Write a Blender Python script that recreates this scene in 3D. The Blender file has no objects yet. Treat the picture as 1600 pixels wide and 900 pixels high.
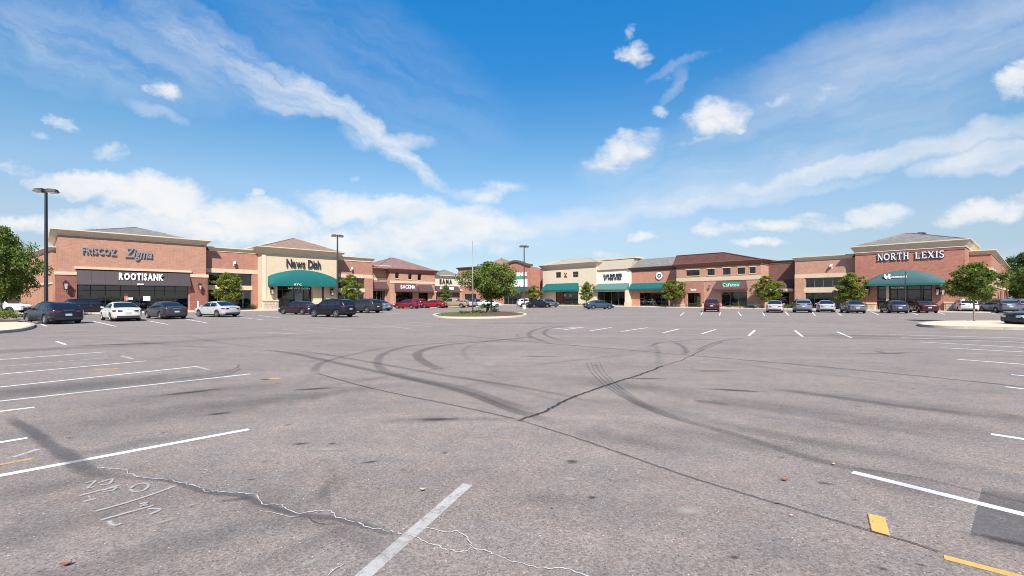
import bpy, bmesh, math, random
import numpy as np
from mathutils import Vector, Matrix
RND = random.Random(11)
C = bpy.context.scene.collection
SC = bpy.context.scene
# ------------------------------------------------------------------ camera, sky, sun, exposure
F, HZ, EYE = 700.0, 466.0, 1.75            # focal length (photo pixels), horizon row, eye height
cam = bpy.data.cameras.new('camera'); cam.sensor_width = 36; cam.lens = 36*F/1600
cam.shift_y = (HZ-450)/1600; cam.clip_end = 6000; cam.clip_start = .05
cam_o = bpy.data.objects.new('camera', cam); C.objects.link(cam_o)
cam_o.location = (0, 0, EYE); cam_o.rotation_euler = (math.pi/2, 0, 0)
SC.camera = cam_o
SUN_AZ, SUN_EL = math.radians(176), math.radians(45)
SUN_DIR = Vector((math.sin(SUN_AZ)*math.cos(SUN_EL), math.cos(SUN_AZ)*math.cos(SUN_EL), math.sin(SUN_EL)))
sl = bpy.data.lights.new('sun', 'SUN'); sl.energy = 4.8; sl.angle = math.radians(.53); sl.color = (1.0, .95, .88)
so = bpy.data.objects.new('sun', sl); C.objects.link(so)
so.rotation_euler = SUN_DIR.to_track_quat('Z', 'Y').to_euler(); so.location = SUN_DIR*80
SC.view_settings.view_transform = 'Standard'; SC.view_settings.look = 'None'
SC.view_settings.exposure = .80; SC.view_settings.gamma = 1.0
SC.cycles.max_bounces = 6; SC.cycles.transparent_max_bounces = 16
SC.cycles.use_denoising = True; SC.cycles.filter_width = 1.0

class NT:
    """small helper to write node trees as expressions"""
    def __init__(s, tree): s.t = tree; s.n = tree.nodes; s.l = tree.links
    def node(s, kind, **kw):
        o = s.n.new(kind)
        for k, v in kw.items(): setattr(o, k, v)
        return o
    def put(s, sock, v):
        if isinstance(v, bpy.types.NodeSocket): s.l.new(v, sock)
        elif v is not None: sock.default_value = v
    def m(s, op, a, b=None, c=None, clamp=False):
        o = s.node('ShaderNodeMath', operation=op, use_clamp=clamp)
        for i, v in enumerate((a, b, c)): s.put(o.inputs[i], v)
        return o.outputs[0]
    def sm(s, x, lo, hi, a=0., b=1.):
        o = s.node('ShaderNodeMapRange', interpolation_type='SMOOTHSTEP')
        for i, v in enumerate((x, lo, hi, a, b)): s.put(o.inputs[i], v)
        return o.outputs[0]
    def lin(s, x, lo, hi, a=0., b=1.):
        o = s.node('ShaderNodeMapRange')
        for i, v in enumerate((x, lo, hi, a, b)): s.put(o.inputs[i], v)
        return o.outputs[0]
    def noise(s, vec, scale, detail=3., rough=.5, dist=0.):
        o = s.node('ShaderNodeTexNoise'); s.put(o.inputs['Vector'], vec)
        s.put(o.inputs['Scale'], scale); s.put(o.inputs['Detail'], detail)
        s.put(o.inputs['Roughness'], rough); s.put(o.inputs['Distortion'], dist)
        return o.outputs[0]
    def mapping(s, vec, loc=(0, 0, 0), rot=(0, 0, 0), scale=(1, 1, 1)):
        o = s.node('ShaderNodeMapping'); s.put(o.inputs[0], vec)
        o.inputs[1].default_value = loc; o.inputs[2].default_value = rot; o.inputs[3].default_value = scale
        return o.outputs[0]
    def mix(s, f, a, b, mode='MIX'):
        o = s.node('ShaderNodeMix', data_type='RGBA', blend_type=mode)
        s.put(o.inputs[0], f)
        for i, v in ((6, a), (7, b)):
            if isinstance(v, tuple) and len(v) == 3: v = v+(1,)
            s.put(o.inputs[i], v)
        return o.outputs[2]
    def ramp(s, x, stops):
        o = s.node('ShaderNodeValToRGB'); s.put(o.inputs[0], x); e = o.color_ramp.elements
        while len(e) < len(stops): e.new(.5)
        for q, (p, c) in zip(e, stops): q.position = p; q.color = tuple(c)+(1,)
        return o.outputs[0]
    def sep(s, v):
        o = s.node('ShaderNodeSeparateXYZ'); s.put(o.inputs[0], v); return o.outputs
    def comb(s, x, y, z=0.):
        o = s.node('ShaderNodeCombineXYZ')
        for i, v in enumerate((x, y, z)): s.put(o.inputs[i], v)
        return o.outputs[0]

# ---- sky: Nishita plus cloud fields given by direction
W = bpy.data.worlds.new('World'); SC.world = W; W.use_nodes = True
k = NT(W.node_tree); k.n.clear()
geo = k.node('ShaderNodeTexCoord').outputs['Generated']
dx, dy, dz = k.sep(geo)[0:3]
sky = k.node('ShaderNodeTexSky', sky_type='NISHITA', sun_disc=False)
sky.sun_elevation = SUN_EL; sky.sun_rotation = SUN_AZ
sky.air_density = 1.0; sky.dust_density = .3; sky.ozone_density = 1.6
SKYK = .125
# the colour of the clear blue, deeper overhead and paler at the horizon, the same all the way round
el = k.m('ARCSINE', dz)
tint = k.ramp(k.lin(el, 0, 1.0), [(0, (.38,.42,.58)), (.09, (.46,.47,.51)), (.136, (.58,.56,.56)), (.22, (.62,.68,.68)), (.30, (.47,.68,.73)), (.455, (.17,.62,.88)), (.567, (.10,.66,1.0)), (1, (.10,.62,1.0))])
skyc = k.mix(1., sky.outputs[0], tint, 'MULTIPLY')
front = k.sm(dy, .05, .25)
yy = k.m('MAXIMUM', dy, .05)
pu, pv = k.m('DIVIDE', dx, yy), k.m('DIVIDE', dz, yy)
P2 = k.comb(pu, pv, 0.)
warp = k.node('ShaderNodeTexNoise'); k.put(warp.inputs['Vector'], P2); warp.inputs['Scale'].default_value = 8.; warp.inputs['Detail'].default_value = 7.; warp.inputs['Roughness'].default_value = .62
ws = k.sep(warp.outputs['Color'])
wu = k.m('ADD', pu, k.m('MULTIPLY', k.m('SUBTRACT', ws[0], .5), .15))
wv = k.m('ADD', pv, k.m('MULTIPLY', k.m('SUBTRACT', ws[1], .5), .085))
def blobs(lst):
    tot = None
    for (bx, by, a, b, rot, st) in lst:
        cu, cv = (bx-800)/F, (HZ-by)/F
        c_, s_ = math.cos(math.radians(rot)), math.sin(math.radians(rot))
        du, dv = k.m('SUBTRACT', wu, cu), k.m('SUBTRACT', wv, cv)
        q1 = k.m('ADD', k.m('MULTIPLY', du, c_*F/a), k.m('MULTIPLY', dv, s_*F/a))
        q2 = k.m('ADD', k.m('MULTIPLY', du, -s_*F/b), k.m('MULTIPLY', dv, c_*F/b))
        r2 = k.m('ADD', k.m('MULTIPLY', q1, q1), k.m('MULTIPLY', q2, q2))
        f = k.m('MULTIPLY', k.m('MAXIMUM', k.m('SUBTRACT', 1., r2), 0.), st)
        tot = f if tot is None else k.m('MAXIMUM', tot, f)
    return tot
puff = blobs([(255,140,34,15,-10,.95),(105,190,44,11,-15,.75),(60,208,26,10,-15,.6),(170,238,36,17,-5,.75),(400,302,17,11,-20,.65),(560,272,14,8,0,.5),
  (140,290,105,30,-2,1.5),(250,312,140,44,-10,1.6),(390,340,150,36,-9,1.5),(300,356,290,30,-3,1.2),(515,312,75,22,-5,1.05),(600,328,115,32,0,1.4),
  (720,350,120,38,0,1.2),(755,302,75,17,8,.8),(60,352,150,22,0,1.1),(560,378,340,30,0,1.05),(30,267,70,12,-8,.6),(660,360,140,34,0,1.2),
  (995,82,36,20,5,1.05),(990,48,13,17,0,.6),(1120,183,64,31,3,1.2),(1085,218,52,10,18,.65),(975,232,66,32,22,.9),(1025,170,24,13,0,.75),
  (1280,145,28,11,25,.65),(1220,160,26,10,0,.55),(1595,128,46,36,0,1.2),(1565,325,135,25,8,1.1),(1368,335,58,23,2,1.15),(1230,347,90,16,5,1.),
  (1290,352,52,14,0,.9),(1125,360,48,14,3,.9),(1003,369,24,10,0,.95),(1180,382,56,10,3,.8),(1050,326,33,10,0,.65),(960,398,60,8,0,.6)])
cirL = blobs([(440,135,130,34,-22,1.6),(540,178,80,26,-28,1.5),(500,160,110,22,-26,1.7),(330,75,190,50,-33,.6),(610,216,90,20,-2,.85),(640,252,100,18,-36,.95),(120,70,330,85,-14,.36),(190,103,60,9,-8,.5),(235,172,66,12,-20,.4),(560,90,300,110,-30,.16)])
cirR = blobs([(1380,105,430,100,23,.5),(1560,35,260,80,24,.55),(1250,235,420,62,17,.45),(1300,262,260,20,13,1.1),(1480,222,200,24,14,1.0),(1565,240,150,30,12,1.3),(1100,318,300,16,9,.8),(880,348,260,26,8,.6),(1080,310,260,24,11,.6),(1060,100,70,10,20,.5),(1050,130,60,14,45,.4),(980,245,90,40,25,.4)])
nP = k.noise(k.mapping(P2, scale=(1, 1.7, 1)), 11., 9., .62, .4)
dP = k.sm(k.m('ADD', puff, k.m('MULTIPLY', k.m('SUBTRACT', nP, .5), 2.6)), .05, 1.30)
dP = k.m('MULTIPLY', dP, k.sm(puff, .0, .25))
nL = k.noise(k.mapping(k.mapping(k.comb(wu, wv), rot=(0, 0, math.radians(27))), scale=(2.6, 13., 1)), 1., 8., .66, .35)
nR = k.noise(k.mapping(k.mapping(k.comb(wu, wv), rot=(0, 0, math.radians(-18))), scale=(1.6, 10., 1)), 1., 8., .62, .3)
dL = k.m('MULTIPLY', k.m('MULTIPLY', cirL, 1.2, clamp=True), k.sm(nL, .22, .74))
dR = k.m('MULTIPLY', k.m('MULTIPLY', cirR, 1.3, clamp=True), k.sm(nR, .10, .80))
d = k.m('SUBTRACT', 1., k.m('MULTIPLY', k.m('SUBTRACT', 1., k.m('MULTIPLY', dP, .93)), k.m('MULTIPLY', k.m('SUBTRACT', 1., k.m('MULTIPLY', dL, .86)), k.m('SUBTRACT', 1., k.m('MULTIPLY', dR, .80)))))
nB = k.sm(k.noise(k.mapping(geo, scale=(1, 1, 2.4)), 2.6, 8., .58, .3), .50, .78, 0., .85)     # the rest of the sky: scattered clouds of the same kind
d = k.m('ADD', k.m('MULTIPLY', d, front), k.m('MULTIPLY', nB, k.m('SUBTRACT', 1., front)))
nC = k.noise(k.mapping(geo, scale=(1, 1, 2.)), 9., 5., .55)
CW = 4.35
cl = k.mix(k.sm(nC, .3, .62), (CW*.83, CW*.895, CW*.97), (CW, CW, CW*1.0))
skyc = k.mix(d, skyc, cl)
bg = k.node('ShaderNodeBackground'); k.put(bg.inputs[0], skyc); bg.inputs[1].default_value = SKYK
k.l.new(bg.outputs[0], k.node('ShaderNodeOutputWorld').inputs[0])

# ------------------------------------------------------------------ object helpers
def tag(o, label=None, cat=None, group=None, kind=None):
    if label: o['label'] = label
    if cat: o['category'] = cat
    if group: o['group'] = group
    if kind: o['kind'] = kind
    return o
def empty(name, loc, rz=0., parent=None):
    o = bpy.data.objects.new(name, None); C.objects.link(o); o.location = loc; o.rotation_euler = (0, 0, rz)
    o.empty_display_size = .3
    if parent: o.parent = parent
    return o
def mesh_obj(name, me, mat=None, parent=None, loc=None, rz=0.):
    o = bpy.data.objects.new(name, me); C.objects.link(o)
    if mat and not me.materials: me.materials.append(mat)
    if parent: o.parent = parent
    if loc is not None: o.location = loc
    if rz: o.rotation_euler = (0, 0, rz)
    return o
class MB:
    """collects shapes for ONE mesh object"""
    def __init__(s): s.v = []; s.f = []; s.smooth = False
    def add(s, vs, fs):
        n = len(s.v); s.v += [tuple(p) for p in vs]; s.f += [tuple(n+i for i in f) for f in fs]
    def box(s, x0, x1, y0, y1, z0, z1):
        s.add([(x0,y0,z0),(x1,y0,z0),(x1,y1,z0),(x0,y1,z0),(x0,y0,z1),(x1,y0,z1),(x1,y1,z1),(x0,y1,z1)],
              [(0,3,2,1),(4,5,6,7),(0,1,5,4),(1,2,6,5),(2,3,7,6),(3,0,4,7)])
    def hexa(s, b, t):           # bottom and top rectangles of four points each (counter-clockwise from above)
        s.add(list(b)+list(t), [(0,3,2,1),(4,5,6,7),(0,1,5,4),(1,2,6,5),(2,3,7,6),(3,0,4,7)])
    def prism(s, pts, z0, z1):
        n = len(pts)
        s.add([(p[0],p[1],z0) for p in pts]+[(p[0],p[1],z1) for p in pts],
              [tuple(range(n-1,-1,-1)), tuple(range(n,2*n))]+[(i,(i+1)%n,n+(i+1)%n,n+i) for i in range(n)])
    def slab(s, pts, y0, y1):    # outline in x,z given a thickness in y
        n = len(pts)
        s.add([(p[0],y0,p[1]) for p in pts]+[(p[0],y1,p[1]) for p in pts],
              [tuple(range(n)), tuple(range(2*n-1,n-1,-1))]+[(i,n+i,n+(i+1)%n,(i+1)%n) for i in range(n)])
    def tube(s, pts, radii, n=8, cap=True):
        pts = [Vector(p) for p in pts]; base = len(s.v); ref = Vector((.31,.17,.93))
        for i, p in enumerate(pts):
            t = (pts[min(i+1,len(pts)-1)]-pts[max(i-1,0)]).normalized()
            a = t.cross(ref if abs(t.dot(ref)) < .95 else Vector((1,0,0))).normalized(); b = t.cross(a)
            r = radii[i] if hasattr(radii,'__len__') else radii
            for j in range(n):
                q = p+(a*math.cos(2*math.pi*j/n)+b*math.sin(2*math.pi*j/n))*r; s.v.append(tuple(q))
        for i in range(len(pts)-1):
            for j in range(n):
                s.f.append((base+i*n+j, base+i*n+(j+1)%n, base+(i+1)*n+(j+1)%n, base+(i+1)*n+j))
        if cap:
            s.f.append(tuple(base+j for j in range(n-1,-1,-1))); s.f.append(tuple(base+(len(pts)-1)*n+j for j in range(n)))
    def lathe(s, prof, n=16, axis='z', c=(0,0,0)):
        base = len(s.v)
        for (r, h) in prof:
            for j in range(n):
                a = 2*math.pi*j/n; x, y = r*math.cos(a), r*math.sin(a)
                q = (x,y,h) if axis == 'z' else (x,h,y) if axis == 'y' else (h,x,y)
                s.v.append((q[0]+c[0], q[1]+c[1], q[2]+c[2]))
        for i in range(len(prof)-1):
            for j in range(n):
                s.f.append((base+i*n+j, base+i*n+(j+1)%n, base+(i+1)*n+(j+1)%n, base+(i+1)*n+j))
    def mesh(s, name, smooth=None):
        me = bpy.data.meshes.new(name); me.from_pydata(s.v, [], s.f); me.update()
        bm = bmesh.new(); bm.from_mesh(me); bmesh.ops.recalc_face_normals(bm, faces=bm.faces); bm.to_mesh(me); bm.free()
        if smooth if smooth is not None else s.smooth:
            me.polygons.foreach_set('use_smooth', [True]*len(me.polygons))
        return me
    def build(s, name, mat=None, parent=None, smooth=None, **kw):
        return mesh_obj(name, s.mesh(name, smooth), mat, parent, **kw)
def copy_tree(o, parent=None):
    c = o.copy(); C.objects.link(c); c.parent = parent
    for ch in list(KIDS.get(o.name, ())) or [q for q in o.children]: copy_tree(ch, c)
    return c
KIDS = {}
def ground(px, py):                # a point of the lot seen at this pixel of the photograph
    D = EYE*F/(py-HZ); return Vector(((px-800)/F*D, D, 0))
def at(px, D): return Vector(((px-800)/F*D, D, 0))

# ------------------------------------------------------------------ materials
MATS = {}
def mat(name, col, rough=.7, metal=0., spec=.4, var=.12, vscale=3., bump=0., bscale=60., coat=0., fine=0., fscale=80., stain=0.):
    m = bpy.data.materials.new(name); m.use_nodes = True; k = NT(m.node_tree)
    b = k.n['Principled BSDF']; co = k.node('ShaderNodeTexCoord').outputs['Object']
    n = k.noise(co, vscale, 5., .6)
    f = k.lin(n, .25, .75, 1-var, 1+var)
    if fine: f = k.m('MULTIPLY', f, k.lin(k.noise(co, fscale, 2., .6), .3, .7, 1-fine, 1+fine))
    if stain: f = k.m('MULTIPLY', f, k.sm(k.noise(k.mapping(co, scale=(1.3, 1.3, .22)), 1.4, 6., .65), .56, .74, 1., 1-stain))
    mm = k.node('ShaderNodeVectorMath', operation='SCALE'); mm.inputs[0].default_value = col; k.put(mm.inputs['Scale'], f)
    k.put(b.inputs['Base Color'], mm.outputs[0])
    b.inputs['Roughness'].default_value = rough; b.inputs['Metallic'].default_value = metal
    b.inputs['Specular IOR Level'].default_value = spec; b.inputs['Coat Weight'].default_value = coat; b.inputs['Coat Roughness'].default_value = .05
    if bump:
        bn = k.node('ShaderNodeBump'); bn.inputs['Strength'].default_value = bump; bn.inputs['Distance'].default_value = .02
        k.put(bn.inputs['Height'], k.noise(co, bscale, 3., .6)); k.put(b.inputs['Normal'], bn.outputs[0])
    MATS[name] = m; return m
def brick(name, c1, c2, mortar, bw=.30, bh=.10, var=.10, ms=.012, tv=.25):
    m = bpy.data.materials.new(name); m.use_nodes = True; k = NT(m.node_tree); b = k.n['Principled BSDF']
    co = k.node('ShaderNodeTexCoord').outputs['Object']; x, y, z = k.sep(co)[0:3]
    v = k.comb(k.m('ADD', x, y), z)
    t = k.node('ShaderNodeTexBrick'); k.put(t.inputs['Vector'], v)
    t.inputs['Color1'].default_value = c1+(1,); t.inputs['Color2'].default_value = c2+(1,); t.inputs['Mortar'].default_value = mortar+(1,)
    t.inputs['Scale'].default_value = 1.; t.inputs['Brick Width'].default_value = bw; t.inputs['Row Height'].default_value = bh
    t.inputs['Mortar Size'].default_value = ms; t.inputs['Mortar Smooth'].default_value = .3; t.inputs['Bias'].default_value = 0.
    # broad tonal drift, course-by-course change and weather streaks
    n = k.lin(k.noise(co, 1.1, 6., .62), .25, .75, 1-var, 1+var)
    n2 = k.lin(k.noise(k.mapping(v, scale=(1.6, 9., 1)), 1., 3., .6), .25, .75, 1-tv*.5, 1+tv*.5)
    n3 = k.sm(k.noise(k.mapping(co, scale=(1.2, 1.2, .16)), 1.2, 6., .65), .55, .75, 1., .88)
    f = k.m('MULTIPLY', k.m('MULTIPLY', n, n2), n3)
    mm = k.node('ShaderNodeVectorMath', operation='SCALE'); k.put(mm.inputs[0], t.outputs[0]); k.put(mm.inputs['Scale'], f)
    k.put(b.inputs['Base Color'], mm.outputs[0]); b.inputs['Roughness'].default_value = .88; b.inputs['Specular IOR Level'].default_value = .25
    bn = k.node('ShaderNodeBump'); bn.inputs['Strength'].default_value = .5; bn.inputs['Distance'].default_value = .01
    k.put(bn.inputs['Height'], k.m('SUBTRACT', 1., t.outputs['Fac'])); k.put(b.inputs['Normal'], bn.outputs[0])
    MATS[name] = m; return m
brick('tan_brick', (.345,.155,.103), (.405,.190,.130), (.43,.29,.21))
brick('tan_brick_warm', (.36,.175,.110), (.43,.215,.14), (.42,.29,.21))
brick('red_brick', (.20,.058,.044), (.25,.080,.060), (.29,.17,.13))
brick('rose_brick', (.31,.112,.076), (.38,.148,.103), (.40,.24,.18))
brick('orange_brick', (.31,.128,.085), (.37,.160,.110), (.38,.24,.18))
brick('dark_brick', (.135,.062,.050), (.18,.082,.066), (.20,.13,.11))
brick('sand_brick', (.38,.185,.125), (.45,.23,.16), (.45,.31,.23))
brick('salmon_brick', (.42,.165,.105), (.49,.205,.135), (.48,.30,.22))
brick('grey_shingle', (.17,.155,.14), (.23,.21,.19), (.11,.10,.095), bw=.45, bh=.16, ms=.02, tv=.3)
brick('brown_shingle', (.23,.145,.105), (.29,.19,.14), (.15,.10,.075), bw=.45, bh=.16, ms=.02, tv=.3)
brick('plum_shingle', (.20,.115,.105), (.26,.155,.14), (.14,.085,.08), bw=.45, bh=.16, ms=.02, tv=.3)
brick('maroon_shingle', (.105,.044,.036), (.14,.062,.050), (.07,.034,.028), bw=.45, bh=.16, ms=.02, tv=.3)
mat('cream_stucco', (.55,.435,.29), .92, var=.06, vscale=1.2, bump=.3, bscale=90, stain=.10)
mat('pale_stucco', (.60,.50,.37), .92, var=.06, vscale=1.2, bump=.3, bscale=90, stain=.10)
mat('white_stucco', (.70,.655,.56), .9, var=.05, vscale=1.2, stain=.08)
mat('limestone', (.55,.42,.29), .85, var=.09, vscale=2., stain=.14)
mat('tan_trim', (.58,.47,.345), .7, var=.07, vscale=1.5, stain=.12)
mat('stone_block', (.42,.34,.26), .9, var=.22, vscale=4., bump=.5, bscale=25)
mat('roof_metal', (.36,.305,.225), .65, var=.07, vscale=1.5, stain=.12)
mat('brown_trim', (.115,.072,.055), .6, var=.08)
mat('copper_trim', (.21,.09,.065), .6, var=.08)
mat('brown_metal', (.050,.036,.036), .55, var=.07, vscale=1.5, fine=.05)
mat('maroon_fabric', (.085,.040,.042), .85, var=.08, vscale=2., stain=.10)
mat('green_fabric', (.002,.098,.092), .82, var=.10, vscale=1.6, stain=.16)
mat('faded_green_fabric', (.075,.165,.145), .85, var=.12, vscale=1.6, stain=.12)
mat('teal_fabric', (.045,.100,.105), .85, var=.12, vscale=1.6, stain=.16)
mat('dark_green_fabric', (.012,.055,.050), .8, var=.1)
mat('dark_frame', (.030,.028,.028), .4, metal=.3, var=.05)
mat('grey_frame', (.20,.195,.19), .4, metal=.4, var=.05)
mat('silver_letter', (.34,.34,.36), .35, metal=.6, var=.05)
mat('dark_letter', (.030,.034,.045), .4, var=.05)
mat('white_letter', (.80,.79,.78), .5, var=.02)
mat('pale_blue_letter', (.62,.68,.80), .4, var=.03)
mat('navy_letter', (.035,.045,.085), .5, var=.03)
mat('red_letter', (.20,.022,.022), .5, var=.03)
mat('green_letter', (.02,.30,.13), .5, var=.03)
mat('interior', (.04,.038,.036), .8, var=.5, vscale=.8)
mat('display', (.32,.29,.26), .8, var=.75, vscale=2.4)
mat('poster', (.55,.58,.60), .6, var=.35, vscale=2.2)
mat('orange_poster', (.42,.13,.07), .6, var=.3, vscale=2.)
mat('concrete', (.50,.435,.345), .9, var=.10, vscale=.9, fine=.10, fscale=40, stain=.05)
mat('kerb_concrete', (.54,.46,.35), .9, var=.14, vscale=1.4, fine=.10, fscale=40)
mat('shaded_kerb', (.37,.31,.245), .9, var=.2, vscale=1.6, fine=.12, fscale=40, stain=.2)  # kerb concrete with the shading of its faces put into the colour, plus stains
mat('dry_concrete', (.56,.455,.325), .92, var=.10, vscale=.7, fine=.12, fscale=30)
mat('red_mulch', (.105,.052,.038), .95, var=.35, vscale=7., bump=1., bscale=30, fine=.4, fscale=35)
mat('turf', (.105,.108,.045), .95, var=.3, vscale=3., bump=.6)
mat('grass_blade', (.125,.135,.048), .8, var=.35, vscale=2.)
mat('pole_paint', (.034,.029,.030), .45, var=.08, vscale=2.)
mat('grey_pole', (.22,.21,.20), .5, metal=.3, var=.1)
mat('lamp_lens', (.40,.38,.35), .15, var=.05)
mat('lamp_metal', (.075,.072,.070), .4, metal=.4, var=.08)
mat('white_metal', (.68,.67,.65), .5, var=.05)
mat('bronze_metal', (.030,.022,.018), .4, metal=.6, var=.1)
mat('bark', (.105,.078,.055), .95, var=.3, vscale=9., bump=.7, bscale=25)
mat('pale_bark', (.22,.18,.14), .95, var=.25, vscale=9., bump=.7, bscale=25)
mat('tyre', (.018,.018,.019), .8, var=.1)
mat('alloy', (.46,.46,.47), .3, metal=.85, var=.05)
mat('underside', (.012,.012,.013), .8, var=.1)
mat('car_trim', (.025,.025,.027), .45, var=.05)
mat('chrome', (.65,.65,.66), .15, metal=1., var=.02)
mat('tail_lens', (.115,.004,.014), .12, spec=.6, coat=1., var=.1)
mat('head_lens', (.55,.57,.60), .08, spec=.6, coat=1., var=.1)
mat('plate_white', (.42,.43,.46), .5, var=.1, vscale=12.)
mat('dead_leaf', (.26,.085,.035), .8, var=.3, vscale=30.)
mat('pale_leaf', (.50,.38,.22), .8, var=.3, vscale=30.)
def glass(name, tint, refl=.9, rough=.02, body=.45):
    """window glass: partly see-through, mirror-like at a slant"""
    m = bpy.data.materials.new(name); m.use_nodes = True; k = NT(m.node_tree); k.n.clear()
    co = k.node('ShaderNodeTexCoord').outputs['Object']
    tr = k.node('ShaderNodeBsdfTransparent'); tr.inputs[0].default_value = tint+(1,)
    gl = k.node('ShaderNodeBsdfGlossy'); gl.inputs['Roughness'].default_value = rough; gl.inputs[0].default_value = (refl,refl,refl,1)
    bn = k.node('ShaderNodeBump'); bn.inputs['Strength'].default_value = .04; bn.inputs['Distance'].default_value = .05
    k.put(bn.inputs['Height'], k.noise(co, 1.1, 2.)); k.put(gl.inputs['Normal'], bn.outputs[0])
    fr = k.node('ShaderNodeFresnel'); fr.inputs[0].default_value = 1.85
    mx = k.node('ShaderNodeMixShader'); k.put(mx.inputs[0], fr.outputs[0]); k.l.new(tr.outputs[0], mx.inputs[1]); k.l.new(gl.outputs[0], mx.inputs[2])
    k.l.new(mx.outputs[0], k.node('ShaderNodeOutputMaterial').inputs[0]); MATS[name] = m
glass('shop_glass', (.36,.39,.40))
glass('upper_glass', (.30,.33,.34))
def gloss_dark(name, col, rough=.04):
    m = mat(name, col, rough, spec=.8, var=.1, vscale=1.2); return m
gloss_dark('car_glass', (.010,.013,.017))
gloss_dark('dark_glass', (.020,.026,.030))
def paint(name, col, metal=.0, rough=.26):
    m = mat(name, col, rough, metal=metal, spec=.3, coat=.35, var=.05, vscale=2., fine=.04, fscale=300); return m
PAINT = dict(black=(.008,.008,.010), navy=(.008,.010,.018), silver=(.36,.36,.36), pearl=(.56,.54,.50), white=(.66,.67,.69), charcoal=(.026,.026,.029),
             plum=(.026,.011,.015), red=(.22,.008,.014), crimson=(.17,.008,.016), maroon=(.045,.006,.011), tan=(.24,.175,.10), grey=(.11,.113,.118),
             steel=(.085,.10,.13), slate=(.035,.050,.070), blush=(.42,.355,.36), bluesilver=(.12,.145,.18), graphite=(.030,.030,.034))
for n_, c_ in PAINT.items(): paint('paint_'+n_, c_)
def leafmat(name, dark, light, dry=None):
    m = bpy.data.materials.new(name); m.use_nodes = True; k = NT(m.node_tree); b = k.n['Principled BSDF']
    co = k.node('ShaderNodeTexCoord').outputs['Object']
    a = k.node('ShaderNodeAttribute', attribute_name='shade').outputs['Fac']
    n = k.noise(co, 1.1, 3., .6)
    c = k.mix(k.m('ADD', k.m('MULTIPLY', a, .6), k.lin(n, .3, .7, 0., .4), clamp=True), dark, light)
    if dry: c = k.mix(k.sm(k.m('ADD', a, k.m('MULTIPLY', k.noise(co, .7, 3.), .5)), 1.16, 1.32), c, dry)
    k.put(b.inputs['Base Color'], c); b.inputs['Roughness'].default_value = .55; b.inputs['Specular IOR Level'].default_value = .3
    tl = k.node('ShaderNodeBsdfTranslucent'); k.put(tl.inputs[0], k.mix(.45, c, (.20,.28,.02)))
    mx = k.node('ShaderNodeMixShader'); mx.inputs[0].default_value = .36
    k.l.new(b.outputs[0], mx.inputs[1]); k.l.new(tl.outputs[0], mx.inputs[2])
    k.l.new(mx.outputs[0], k.n['Material Output'].inputs[0]); MATS[name] = m
leafmat('leaf_bright', (.095,.135,.018), (.290,.320,.055), (.34,.25,.06))
leafmat('leaf_mid', (.062,.108,.020), (.205,.255,.050), (.30,.16,.05))
leafmat('leaf_dark', (.028,.058,.016), (.090,.140,.040))
leafmat('leaf_shrub', (.055,.085,.016), (.175,.205,.042))
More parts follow.
